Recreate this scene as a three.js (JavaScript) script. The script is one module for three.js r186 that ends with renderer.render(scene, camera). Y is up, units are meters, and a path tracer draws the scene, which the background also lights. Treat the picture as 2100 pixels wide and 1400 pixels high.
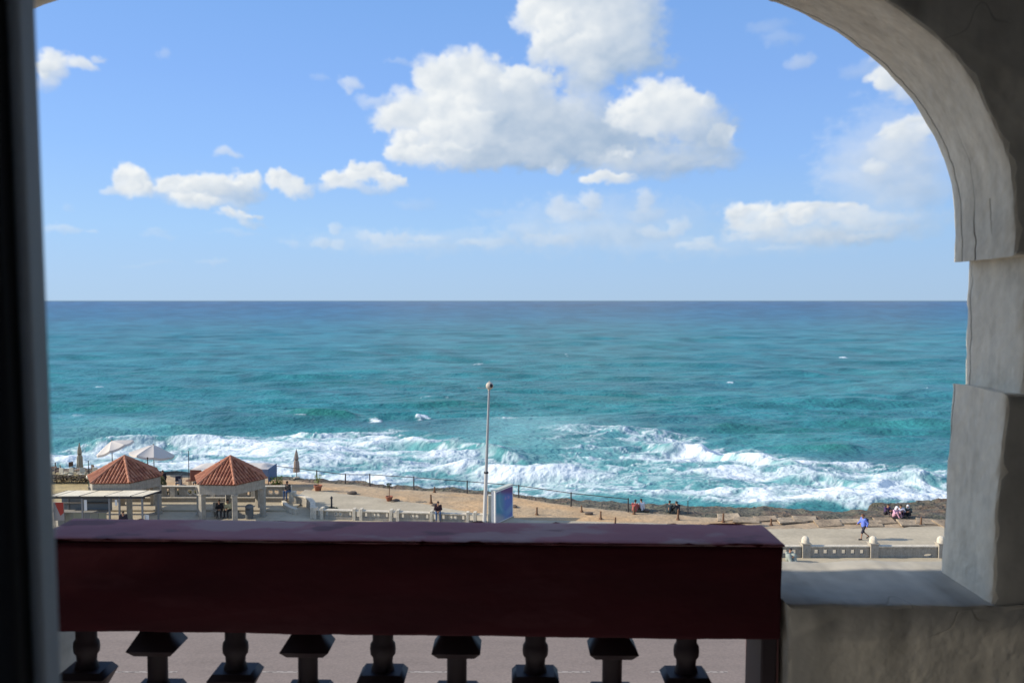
import * as THREE from 'three';
import { mergeGeometries, mergeVertices, toCreasedNormals } from 'three/addons/utils/BufferGeometryUtils.js';
import { RoundedBoxGeometry } from 'three/addons/geometries/RoundedBoxGeometry.js';

// ---------------------------------------------------------------- camera, sun, exposure
const EYE = 16;                                  // metres above the promenade
const scene = new THREE.Scene();
const camera = new THREE.PerspectiveCamera(47.05, 2100 / 1400, 0.05, 80000);
camera.position.set(0, EYE, 0);
camera.rotation.set(-0.05157, 0, 0);
camera.focus = 60; camera.userData.fStop = 9;
const renderer = new THREE.WebGLRenderer({ antialias: true });
renderer.toneMapping = THREE.LinearToneMapping;
renderer.toneMappingExposure = 1.2;
renderer.shadowMap.enabled = true;
const SUN = new THREE.Vector3(-0.884, 0.454, -0.004).normalize();
const sun = new THREE.DirectionalLight(new THREE.Color(1, 0.91, 0.78), 4.6);
sun.position.copy(SUN).multiplyScalar(150).add(new THREE.Vector3(0, 0, -55));
sun.target.position.set(0, 0, -55);
sun.castShadow = true; sun.shadow.mapSize.set(4096, 4096);
Object.assign(sun.shadow.camera, { left: -80, right: 80, top: 80, bottom: -80, near: 1, far: 400 });
sun.name = 'sun'; sun.target.name = 'sun_target';
scene.add(sun, sun.target);

// ---------------------------------------------------------------- noise
function rng(seed) { let s = seed >>> 0; return () => { s = (s + 0x6d2b79f5) | 0; let t = Math.imul(s ^ (s >>> 15), 1 | s); t = (t + Math.imul(t ^ (t >>> 7), 61 | t)) ^ t; return ((t ^ (t >>> 14)) >>> 0) / 4294967296; }; }
const PERM = new Uint16Array(512), RV = new Float32Array(256);
{ const r = rng(77), p = []; for (let i = 0; i < 256; i++) { p.push(i); RV[i] = r(); } for (let i = 255; i > 0; i--) { const j = Math.floor(r() * (i + 1)); [p[i], p[j]] = [p[j], p[i]]; } for (let i = 0; i < 512; i++) PERM[i] = p[i & 255]; }
const sm = (t) => t * t * t * (t * (t * 6 - 15) + 10);
function n2(x, y, px = 0, py = 0) {               // value noise 0..1, px/py: period
  const xi = Math.floor(x), yi = Math.floor(y), u = sm(x - xi), v = sm(y - yi);
  const w = (a, p) => (p ? ((a % p) + p) % p : a) & 255;
  const x0 = w(xi, px), x1 = w(xi + 1, px), y0 = w(yi, py), y1 = w(yi + 1, py);
  const a = RV[PERM[PERM[x0] + y0]], b = RV[PERM[PERM[x1] + y0]], c = RV[PERM[PERM[x0] + y1]], d = RV[PERM[PERM[x1] + y1]];
  return a + (b - a) * u + (c - a + (a - b - c + d) * u) * v;
}
function n3(x, y, z) {
  const xi = Math.floor(x), yi = Math.floor(y), zi = Math.floor(z), u = sm(x - xi), v = sm(y - yi), w = sm(z - zi);
  const h = (a, b, c) => RV[PERM[PERM[PERM[a & 255] + (b & 255)] + (c & 255)]];
  const L = (a, b, t) => a + (b - a) * t;
  return L(L(L(h(xi, yi, zi), h(xi + 1, yi, zi), u), L(h(xi, yi + 1, zi), h(xi + 1, yi + 1, zi), u), v),
    L(L(h(xi, yi, zi + 1), h(xi + 1, yi, zi + 1), u), L(h(xi, yi + 1, zi + 1), h(xi + 1, yi + 1, zi + 1), u), v), w);
}
function fbm(x, y, o, px = 0, py = 0) { let s = 0, a = 0.5, t = 0; for (let i = 0; i < o; i++) { s += a * n2(x + i * 17, y + i * 31, px, py); t += a; a *= 0.5; x *= 2; y *= 2; px *= 2; py *= 2; } return s / t; }
function fbm3(x, y, z, o) { let s = 0, a = 0.5, t = 0; for (let i = 0; i < o; i++) { s += a * n3(x, y + i * 13, z); t += a; a *= 0.5; x *= 2; y *= 2; z *= 2; } return s / t; }
const clamp = (x, a = 0, b = 1) => Math.min(b, Math.max(a, x));
const lerp = (a, b, t) => a + (b - a) * t;
const ss = (a, b, x) => { const t = clamp((x - a) / (b - a)); return t * t * (3 - 2 * t); };
const mix3 = (a, b, t) => [lerp(a[0], b[0], t), lerp(a[1], b[1], t), lerp(a[2], b[2], t)];

// ---------------------------------------------------------------- sky: clear air and cumulus, as radiance by direction (azimuth from the sea view, elevation, in degrees)
const PUFFS = [   // azimuth, elevation, half width, half height, opacity, how sunlit, softness; drawn far to near
'1.8,12,9.02,2.79,0.9,0.28,0.8;-1.4,11,5.28,1.66,0.9,0.4,0.7;7,11.3,5.80,1.98,0.9,0.25,0.8;9.8,9.9,4.38,1.49,0.7,0.35,0.9;13.8,11.7,2.30,1.77,0.6,0.3,0.9;-4.2,10.3,4.57,1.01,0.7,0.5,0.8;1.1,14.6,2.45,1.76,0.9,0.6,0.5;2.8,13,2.80,1.95,0.8,0.45,0.7;-1.8,13.7,3.86,2.90,0.9,0.55,0.6;-3.2,15.3,3.33,2.06,1,0.9,0.35;-5.6,12.9,3.32,1.95,0.95,0.95,0.4;-7,12.6,2.79,1.30,0.7,0.8,0.7;-3.9,12,2.81,1.48,0.9,0.95,0.5;-7,10.8,2.09,1.06,0.95,0.9,0.5;-4.6,10.5,2.81,0.74,0.8,0.9,0.6;0.9,15.4,1.93,1.12,0.9,0.85,0.4;5.3,13.3,2.08,1.62,0.7,0.6,0.8;10.1,13.3,3.03,1.86,1,0.95,0.3;12.1,13.2,2.49,1.44,0.9,0.8,0.5;8.7,13,1.88,1.13,0.9,1,0.3;11.5,12.1,2.34,1.29,0.8,0.7,0.6;5.6,10.6,2.43,0.67,0.7,0.8,0.6;6.7,10.3,2.08,0.60,0.8,0.9,0.5;8.8,9.4,3.41,1.00,0.6,0.4,0.8;7.2,8.6,1.90,0.47,0.9,0.9,0.5;2.8,9.7,1.05,0.81,0.9,0.85,0.5;15,11.1,1.05,0.97,0.9,0.85,0.4;14.8,10.1,1.47,0.52,0.6,0.3,0.7;15.2,9.5,1.63,0.33,0.3,0.3,0.9;-11.5,14.7,0.95,0.51,0.6,0.9,0.7;-9.7,13.9,1.37,0.51,0.5,0.9,0.8;-8,13,2.08,0.97,0.5,0.85,0.8;1.2,12.2,3.68,2.46,0.95,0.34,0.8;1.4,10.3,6.64,1.14,0.9,0.3,0.8;-3.2,10.2,3.17,0.74,0.7,0.45,0.9;4.6,11.5,4.17,1.65,0.8,0.2,0.8;13.8,11.5,2.46,1.93,0.8,0.34,0.9;12.2,9.8,3.98,1.06,0.75,0.34,0.9;6.7,8.8,1.73,0.34,0.6,0.85,0.6',
'6.3,18.6,4.44,3.29,0.95,0.55,0.6;8.3,16.4,3.40,1.09,0.6,0.35,0.9;5.2,15.9,2.42,1.42,0.8,0.5,0.8;2.8,19.8,2.78,1.79,1,1,0.3;4.9,18.4,2.94,1.97,1,0.97,0.35;3.8,17.5,2.43,1.39,0.9,0.85,0.5;6.9,20.1,3.07,1.77,0.95,0.7,0.6;5.4,14.7,1.56,0.96,0.5,0.5,0.9;4.5,21.4,3.79,2.03,1,0.8,0.5;8.5,18.6,2.88,2.98,0.9,0.44,0.8;7.5,16.7,3.75,1.55,0.85,0.38,0.8;5.6,15.7,2.42,1.33,0.8,0.42,0.9',
'-21.8,7.2,4.06,0.80,0.8,0.6,0.7;-25.7,7.7,1.10,0.93,1,1,0.35;-25.3,7.1,1.23,0.62,0.9,0.85,0.5;-26.6,7.1,0.85,0.31,0.7,0.9,0.6;-22.7,7.5,1.37,0.79,0.95,0.95,0.4;-20.9,7.8,1.71,0.90,1,0.97,0.4;-18.7,8.1,1.21,0.84,1,0.95,0.4;-20,7.2,2.54,0.71,0.85,0.5,0.7;-21.6,6.5,1.55,0.48,0.9,0.9,0.5;-19.7,6.5,1.90,0.39,0.6,0.6,0.8;-19.1,5.8,1.53,0.46,0.85,0.85,0.5;-18.5,5.3,1.12,0.26,0.6,0.6,0.7;-15.9,8.1,1.18,0.86,1,0.95,0.4;-15,7.7,0.99,0.66,0.8,0.75,0.6;-13.5,7.9,0.67,0.50,0.6,0.8,0.7;-12.2,8.4,1.53,0.73,0.95,0.95,0.45;-10.5,9.1,1.65,0.80,1,1,0.4;-8.9,8.5,1.31,0.61,0.9,0.9,0.5;-10.8,7.9,2.75,0.34,0.6,0.65,0.8;-19.8,9.9,0.88,0.32,0.6,0.85,0.7',
'-30.1,14.7,0.69,0.61,0.95,1,0.4;-29.9,13.9,1.07,0.68,0.8,0.8,0.6;-28.7,14.6,0.82,0.40,0.9,0.95,0.5;-27.7,15,0.61,0.23,0.6,0.9,0.7;-30.2,13.2,0.85,0.40,0.5,0.7,0.8',
'7,5.3,9.15,2.41,0.5,0.62,0.9;-6,4.2,9.90,0.97,0.42,0.7,0.9;15.6,3.8,9.92,0.88,0.35,0.7,0.9;7.1,4.6,5.16,0.97,0.5,0.55,0.8;3.5,6.6,1.48,0.69,0.65,0.75,0.5;5.6,7,0.91,0.89,0.7,0.8,0.5;4.9,5.9,2.27,0.48,0.5,0.6,0.7;9.3,7.2,0.82,0.95,0.6,0.7,0.5;9.6,6.1,1.54,0.68,0.5,0.6,0.7;12,5.2,0.81,0.82,0.6,0.75,0.5;10.5,4.8,1.36,0.55,0.55,0.75,0.6;2.8,4.5,2.12,0.49,0.5,0.7,0.6;-1.4,4.2,1.77,0.42,0.45,0.7,0.6;-3.2,4.1,1.06,0.35,0.4,0.75,0.6;1.1,5,1.77,0.56,0.4,0.65,0.7;13.6,3.8,1.50,0.34,0.55,0.8,0.5;13.9,4.2,0.67,0.34,0.5,0.85,0.5',
'-8.8,4.4,1.18,0.48,0.5,0.8,0.5;-10.2,4.5,1.03,0.31,0.45,0.8,0.6;-7.4,4.6,1.40,0.28,0.4,0.75,0.7;-6,4.5,1.48,0.35,0.45,0.8,0.6;-12.5,5,0.61,0.48,0.55,0.85,0.5;-13.7,4.1,0.81,0.41,0.55,0.85,0.5;-12.6,3.9,0.61,0.31,0.5,0.85,0.5;-7.1,4,3.87,0.24,0.3,0.6,0.8;-29.9,4.5,1.13,0.24,0.5,0.85,0.6;-28.3,4.4,0.61,0.15,0.4,0.85,0.6;-24.3,4.5,0.89,0.26,0.3,0.8,0.7;-24.2,4.2,1.49,0.16,0.25,0.75,0.8;-19.1,4.6,1.60,0.23,0.25,0.75,0.8;-21,2.5,0.93,0.20,0.3,0.8,0.6;-15.6,4,0.46,0.34,0.25,0.8,0.7;-24.6,2.3,1.78,0.16,0.18,0.8,0.8',
'20.4,4.7,5.10,0.98,0.8,0.5,0.8;17,5.7,1.98,0.93,0.95,0.9,0.4;19.4,5.8,2.17,0.72,0.9,0.85,0.5;21.9,5.8,2.40,0.64,0.9,0.8,0.5;24.3,5.4,2.31,0.70,0.8,0.7,0.6;17.5,4.9,2.23,0.60,0.8,0.7,0.6;26.9,4.9,2.48,0.93,0.6,0.45,0.8;22.5,4.5,4.66,0.78,0.85,0.42,0.9;21.9,4.2,4.14,0.33,0.5,0.45,0.8;16.2,4.4,1.46,0.30,0.6,0.8,0.6;18.8,3.6,1.88,0.20,0.4,0.75,0.7',
'25.4,8.6,4.70,4.25,0.6,0.78,0.9;25.9,8.7,2.51,2.44,0.55,0.4,0.9;26.7,10.8,1.66,0.84,0.8,0.85,0.6;26.2,9.9,1.81,1.36,0.7,0.7,0.8;24.5,8.7,1.01,0.50,0.75,0.9,0.5;23.6,8.1,1.75,0.78,0.4,0.5,0.9;27.1,6.8,2.46,1.07,0.5,0.4,0.9;23.3,9.2,1.76,0.62,0.25,0.5,0.9;25.8,14.1,1.54,1.22,0.85,0.85,0.7;26.7,13.1,1.11,0.59,0.55,0.7,0.8;24.1,14.8,1.59,0.74,0.35,0.6,0.9;24.8,15.5,0.72,0.52,0.55,0.8,0.6',
'19.7,15.7,1.05,0.48,0.45,0.7,0.7;17.6,17.8,1.57,0.53,0.25,0.6,0.9;18.7,17.1,1.40,0.42,0.28,0.6,0.9;-8,16.3,1.38,0.22,0.25,0.8,0.8;-24,15.8,0.53,0.26,0.25,0.8,0.8;-7,6.9,1.40,0.34,0.22,0.5,0.8;-1.8,6.4,1.41,0.42,0.22,0.6,0.8;-29.3,5.7,0.54,0.36,0.2,0.8,0.8;-13.4,15.2,0.60,0.25,0.2,0.8,0.8',
];
function buildSky() {
  const W = 4096, H = 2048, data = new Float32Array(W * H * 4), E = 1.2;
  const puffs = [], pr = rng(404);
  for (const b of PUFFS.join(';').split(';').map((t) => t.split(',').map(Number))) {
    puffs.push(b);
    if (b[5] >= 0.8 && b[4] > 0.75 && b[2] > 0.9) for (let k = 0; k < 11; k++) { const a = (0.05 + pr() * 1.15) * Math.PI, q = 0.45 + pr() * 0.5, s = 0.24 + pr() * 0.22; puffs.push([b[0] + Math.cos(a) * b[2] * q, b[1] + Math.sin(a) * b[3] * q, b[2] * s * 0.9, b[3] * s * 1.1, 0.55 + pr() * 0.3, clamp(b[5] + (pr() - 0.35) * 0.2), 0.55]); }
    else if (b[5] < 0.5 && b[4] > 0.7) for (let k = 0; k < 7; k++) { const a = pr() * 6.28, q = pr() * 0.7, s = 0.25 + pr() * 0.25; puffs.push([b[0] + Math.cos(a) * b[2] * q, b[1] + Math.sin(a) * b[3] * q, b[2] * s, b[3] * s, 0.4, b[5] + (pr() - 0.4) * 0.35, 0.9]); }
  }
  const GRAD = [[0, [0.43, 0.60, 0.80]], [1.5, [0.42, 0.605, 0.84]], [5, [0.375, 0.605, 0.92]], [10, [0.295, 0.525, 0.95]], [15, [0.245, 0.455, 0.90]], [22, [0.195, 0.395, 0.81]], [40, [0.105, 0.27, 0.64]], [90, [0.06, 0.18, 0.48]]];
  const clear = (el) => { for (let i = 1; i < GRAD.length; i++) if (el <= GRAD[i][0]) return mix3(GRAD[i - 1][1], GRAD[i][1], (el - GRAD[i - 1][0]) / (GRAD[i][0] - GRAD[i - 1][0])); return GRAD[7][1]; };
  // the cumulus over the sea
  const c0 = Math.round((0.25 - 50 / 360) * W), cw = Math.round((100 / 360) * W), r0 = H / 2, rh = Math.round((30 / 180) * H);
  const buckets = Array.from({ length: 101 }, () => []);
  for (const b of puffs) for (let k = Math.floor(b[0] - b[2] * 1.5 - 1.2); k <= b[0] + b[2] * 1.5 + 1.2; k++) if (k + 50 >= 0 && k + 50 <= 100) buckets[k + 50].push(b);
  const SH = [0.33, 0.46, 0.64], LT = [0.95, 0.97, 0.965];
  const cumulus = (az, el, c) => {
    const L = buckets[clamp(Math.floor(az) + 50, 0, 100)]; if (!L.length) return c;
    const wx = az + (fbm(az * 0.55 + 9, el * 0.7, 2) - 0.5) * 1.2 + (fbm(az * 2.6 + 4, el * 3, 3) - 0.5) * 0.5, wy = el + (fbm(az * 0.6 + 40, el * 0.8 + 7, 2) - 0.5) * 0.8 + (fbm(az * 2.6 + 24, el * 3 + 3, 3) - 0.5) * 0.36;
    const f1 = fbm(az * 1.8 + 3, el * 2.3, 4), f2 = fbm(az * 0.9 + 70, el * 1.3, 4), bil = 1 - Math.abs(2 * fbm(az * 1.3 + 60, el * 1.8 + 20, 3) - 1), n = (f1 - 0.5) * 0.8 + (bil - 0.72) * 0.4, air = ss(10, 0, el) * 0.5;
    for (const [pa, pe, ra, re, op, lit, soft] of L) {
      const dx = (wx - pa) / (ra * 1.18), dy = (wy - pe) / (re * 1.18), q0 = 1 - dx * dx - dy * dy, q = q0 + n * (0.6 + soft * 0.3) * (1 - 0.85 * ss(0.25, 0.75, q0)); if (q <= 0) continue;
      const a = op * ss(0, 0.5 + soft * 0.95, q), s = clamp(lit * 0.78 + 0.29 * (-dx * 0.8 + dy * 0.75) + (f2 - 0.5) * 0.3), lc = mix3(SH, LT, s);
      c = mix3(c, mix3(lc, [c[0] * 1.1, c[1] * 1.06, c[2]], air), a);
    }
    return c;
  };
  for (let row = 0; row < H; row++) {
    const el = ((row + 0.5) / H - 0.5) * 180, up = el * Math.PI / 180, y = Math.sin(up), ch = Math.cos(up);
    for (let col = 0; col < W; col++) {
      const th = ((col + 0.5) / W - 0.5) * 2 * Math.PI, x = Math.cos(th) * ch, z = Math.sin(th) * ch, o = (row * W + col) * 4;
      let c;
      if (el < 0) c = [0.10, 0.17, 0.22];
      else {
        const mu = x * SUN.x + y * SUN.y + z * SUN.z, k = 1 + 0.12 * mu, glow = Math.pow(clamp(mu), 10) * 0.8 + Math.pow(clamp(mu), 60) * 1.6;
        c = clear(el); c = [c[0] * k + glow, c[1] * k + glow * 0.95, c[2] * k + glow * 0.85];
        const i = col - c0, j = row - r0; let d = 0, s = 0.75;
        if (i >= 0 && i < cw && j < rh) c = cumulus((col + 0.5) / W * 360 - 90, el, c);
        else {
          const q = 1.4 / (y + 0.25), f = fbm3(x * q * 2.2 + 5, y * 2, z * q * 2.2, 4);
          d = clamp((f - 0.50) * 5, 0, 1) * ss(2, 8, el) * (i < -40 || i > cw + 40 || j > rh + 20 ? 1 : 0);
        }
        if (d > 0) {
          const a = 1 - Math.exp(-d * 3.0), lit = mix3([0.40, 0.535, 0.70], [0.96, 0.975, 0.975], s), air = ss(9, 0, el) * 0.55;
          c = mix3(c, mix3(lit, [c[0] * 1.12, c[1] * 1.08, c[2]], air), a);
        }
      }
      data[o] = c[0] / E; data[o + 1] = c[1] / E; data[o + 2] = c[2] / E; data[o + 3] = 1;
    }
  }
  const t = new THREE.DataTexture(data, W, H, THREE.RGBAFormat, THREE.FloatType);
  t.mapping = THREE.EquirectangularReflectionMapping; t.magFilter = THREE.LinearFilter; t.needsUpdate = true;
  return t;
}
scene.background = buildSky();
scene.environment = scene.background;

// ---------------------------------------------------------------- helpers
const names = new Map();
function numbered(n) { const k = names.get(n) ?? 0; names.set(n, k + 1); return k ? n + '_' + String(k).padStart(3, '0') : n; }
function tag(o, label, category, group) { o.userData.label = label; o.userData.category = category; if (group) o.userData.group = group; return o; }
function thing(name, label, category, pos = [0, 0, 0], ry = 0, group) { const o = new THREE.Group(); o.name = numbered(name); o.position.set(...pos); o.rotation.y = ry; scene.add(o); return tag(o, label, category, group); }
function mesh(name, geo, mat, parent, label) { const m = new THREE.Mesh(geo, mat); m.name = parent ? name : numbered(name); if (name === 'foliage' || name === 'weeds') m.userData.kind = 'stuff'; m.castShadow = m.receiveShadow = true; (parent ?? scene).add(m); if (label) m.userData.label = label; return m; }
function struct(name, geo, mat) { const m = mesh(name, geo, mat); m.userData.kind = 'structure'; return m; }
function copy(o, pos, ry, label) { const c = o.clone(); c.name = numbered(o.name.replace(/_\d{3}$/, '')); if (pos) c.position.set(...pos); if (ry !== undefined) c.rotation.y = ry; if (label) c.userData = { ...c.userData, label }; scene.add(c); return c; }
function merge(list) { return mergeGeometries(list.map((g) => { const h = g.index ? g.toNonIndexed() : g; for (const k of Object.keys(h.attributes)) if (!['position', 'normal', 'uv'].includes(k)) h.deleteAttribute(k); return h; })); }
function bx(w, h, d, x = 0, y = 0, z = 0, r = 0.012) { const g = r ? new RoundedBoxGeometry(w, h, d, 2, Math.min(r, w / 2.1, h / 2.1, d / 2.1)) : new THREE.BoxGeometry(w, h, d); g.translate(x, y, z); return g; }
function cyl(r0, r1, h, x = 0, y = 0, z = 0, seg = 14) { const g = new THREE.CylinderGeometry(r1, r0, h, seg); g.translate(x, y + h / 2, z); return g; }
function rod(a, b, r, seg = 8) { const A = new THREE.Vector3(...a), B = new THREE.Vector3(...b), L = A.distanceTo(B), g = new THREE.CylinderGeometry(r, r, L, seg); g.applyQuaternion(new THREE.Quaternion().setFromUnitVectors(new THREE.Vector3(0, 1, 0), B.clone().sub(A).normalize())); g.translate((A.x + B.x) / 2, (A.y + B.y) / 2, (A.z + B.z) / 2); return g; }
function ball(r, x, y, z, sx = 1, sy = 1, sz = 1) { const g = new THREE.SphereGeometry(r, 16, 12); g.scale(sx, sy, sz); g.translate(x, y, z); return g; }
function boxUV(g) { g = g.index ? g.toNonIndexed() : g; const p = g.attributes.position, uv = new Float32Array(p.count * 2), a = new THREE.Vector3(), b = new THREE.Vector3(), c = new THREE.Vector3();
  for (let i = 0; i < p.count; i += 3) { a.fromBufferAttribute(p, i); b.fromBufferAttribute(p, i + 1).sub(a); c.fromBufferAttribute(p, i + 2).sub(a); b.cross(c); const x = Math.abs(b.x), y = Math.abs(b.y), z = Math.abs(b.z);
    for (let k = 0; k < 3; k++) { a.fromBufferAttribute(p, i + k); const t = y >= x && y >= z ? [a.x, a.z] : x >= z ? [a.z, a.y] : [a.x, a.y]; uv[(i + k) * 2] = t[0]; uv[(i + k) * 2 + 1] = t[1]; } }
  g.setAttribute('uv', new THREE.BufferAttribute(uv, 2)); return g; }
// textures: f(u, v) gives a linear colour; size in metres
const enc = (c) => Math.round(255 * (c <= 0.0031308 ? 12.92 * c : 1.055 * Math.pow(c, 1 / 2.4) - 0.055));
function colorTex(w, h, size, f) { const d = new Uint8Array(w * h * 4); for (let j = 0; j < h; j++) for (let i = 0; i < w; i++) { const c = f((i + 0.5) / w, (j + 0.5) / h), o = (j * w + i) * 4; d[o] = enc(clamp(c[0])); d[o + 1] = enc(clamp(c[1])); d[o + 2] = enc(clamp(c[2])); d[o + 3] = 255; } return fin(new THREE.DataTexture(d, w, h), size, true); }
function grayTex(w, h, size, f) { const d = new Uint8Array(w * h * 4); for (let j = 0; j < h; j++) for (let i = 0; i < w; i++) { const c = Math.round(255 * clamp(f((i + 0.5) / w, (j + 0.5) / h))), o = (j * w + i) * 4; d[o] = d[o + 1] = d[o + 2] = c; d[o + 3] = 255; } return fin(new THREE.DataTexture(d, w, h), size, false); }
function fin(t, size, srgb) { t.wrapS = t.wrapT = THREE.RepeatWrapping; t.magFilter = THREE.LinearFilter; t.minFilter = THREE.LinearMipmapLinearFilter; if (srgb) t.colorSpace = THREE.SRGBColorSpace; const [a, b] = Array.isArray(size) ? size : [size, size]; t.repeat.set(1 / a, 1 / b); t.needsUpdate = true; return t; }
const col = (r, g, b) => new THREE.Color().setRGB(r, g, b);
const std = (c, o = {}) => new THREE.MeshStandardMaterial({ color: Array.isArray(c) ? col(...c) : c, roughness: 0.85, ...o });

// ---------------------------------------------------------------- materials
const crack = (u, v, per) => { let k = 0; for (let i = 0; i < 3; i++) { const c = fbm(u * 3 + i * 7.3, v * 3 + i * 3.1, 4, 3, 3); k = Math.max(k, 0.8 * ss(0.003, 0.0, Math.abs(c - 0.5)) * ss(0.66, 0.74, n2(u * 4 + i * 5, v * 4, 4, 4))); } return k; };
const plasterMap = colorTex(768, 768, 1.1, (u, v) => { const a = fbm(u * 4, v * 4, 6, 4, 4), b = fbm(u * 24 + 4, v * 24, 4, 24, 24), st = fbm(u * 26, v * 3, 3, 26, 3), k = crack(u, v); const t = 0.47 + (a - 0.5) * 0.26 + (b - 0.5) * 0.16 + (st - 0.5) * 0.24; return [t * (1 - k * 0.6), t * 0.92 * (1 - k * 0.62), t * 0.755 * (1 - k * 0.64)]; });
const plasterBump = grayTex(768, 768, 1.1, (u, v) => 0.5 + (fbm(u * 6, v * 6, 6, 6, 6) - 0.5) * 0.9 + (fbm(u * 50, v * 50, 3, 50, 50) - 0.5) * 0.35 - crack(u, v) * 0.4);
const M = {};
M.plaster = new THREE.MeshStandardMaterial({ map: plasterMap, bumpMap: plasterBump, bumpScale: 0.003, roughness: 0.93 });
// the reveal of the arch: long cracks that run with the curve, brush strokes and grime
const seamPaths = [[0.11, 0.02, 0.3, 1.9, 1], [0.16, 0.03, 0.0, 1.1, 0.7], [0.065, 0.025, 0.9, 2.4, 0.6], [0.13, 0.02, 1.5, 2.4, 0.8]];
const revealF = (u, v) => { const s = u * 2.4, d = v * 0.24; let k = 0; for (const [d0, amp, s0, s1, w] of seamPaths) { const p = d0 + amp * (fbm(s * 3 + d0 * 90, 3.3, 6) - 0.5) * 2.4 + 0.007 * (n2(s * 45, d0 * 9) - 0.5); if (s > s0 && s < s1) k = Math.max(k, w * ss(0.0030, 0.0005, Math.abs(d - p)) * ss(0.35, 0.6, n2(s * 4 + d0 * 70, 1))); } return k; };
const revealMap = colorTex(1536, 192, [2.4, 0.24], (u, v) => { const a = fbm(u * 12, v * 2, 5, 12, 2), b = fbm(u * 120, v * 14, 3, 120, 14), g = fbm(u * 14, v * 10 + 9, 4, 14, 10), k = revealF(u, v), edge = ss(0.05, 0.0, v) + ss(0.95, 1, v); const t = 0.76 + (a - 0.5) * 0.36 + (b - 0.5) * 0.18 + (g - 0.5) * 0.28 - edge * 0.07 * g; return [t * (1 - k * 0.75), t * 0.905 * (1 - k * 0.77), t * 0.72 * (1 - k * 0.78)]; });
const revealBump = grayTex(1536, 192, [2.4, 0.24], (u, v) => 0.55 + (fbm(u * 26, v * 4, 5, 26, 4) - 0.5) * 0.7 + (fbm(u * 160, v * 18, 2, 160, 18) - 0.5) * 0.25 - revealF(u, v) * 0.5);
M.reveal = new THREE.MeshStandardMaterial({ map: revealMap, bumpMap: revealBump, bumpScale: 0.007, roughness: 0.92 });
M.roomWall = std([0.48, 0.495, 0.53], { bumpMap: plasterBump, bumpScale: 0.003 });
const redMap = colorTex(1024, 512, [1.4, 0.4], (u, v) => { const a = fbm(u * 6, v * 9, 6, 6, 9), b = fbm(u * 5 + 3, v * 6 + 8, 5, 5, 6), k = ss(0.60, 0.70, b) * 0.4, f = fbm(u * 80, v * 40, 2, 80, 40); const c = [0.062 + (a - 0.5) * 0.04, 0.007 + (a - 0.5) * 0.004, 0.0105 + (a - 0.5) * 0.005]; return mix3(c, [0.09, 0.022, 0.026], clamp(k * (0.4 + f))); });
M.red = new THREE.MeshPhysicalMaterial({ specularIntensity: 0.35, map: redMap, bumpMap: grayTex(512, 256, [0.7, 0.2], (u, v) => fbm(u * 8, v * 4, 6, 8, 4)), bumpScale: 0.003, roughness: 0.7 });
M.redTopLit = new THREE.MeshStandardMaterial({ map: colorTex(1024, 256, [1.6, 0.3], (u, v) => { const a = fbm(u * 7, v * 5, 6, 7, 5), b = fbm(u * 9 + 3, v * 3 + 8, 6, 9, 3), k = ss(0.54, 0.66, b), e = ss(0.60, 0.72, fbm(u * 14 + 9, v * 6, 5, 14, 6)); let c = [0.30 + (a - 0.5) * 0.14, 0.10 + (a - 0.5) * 0.06, 0.11 + (a - 0.5) * 0.05]; c = mix3(c, [0.36, 0.25, 0.23], k * 0.7); return mix3(c, [0.12, 0.04, 0.045], e * 0.75); }), bumpMap: plasterBump, bumpScale: 0.003, roughness: 0.7 });  // paler copy of the red: sky light put into the colour, plus worn patches
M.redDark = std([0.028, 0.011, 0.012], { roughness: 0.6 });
M.endPaint = std([0.20, 0.085, 0.075], { bumpMap: plasterBump, bumpScale: 0.003, roughness: 0.8 });
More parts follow.
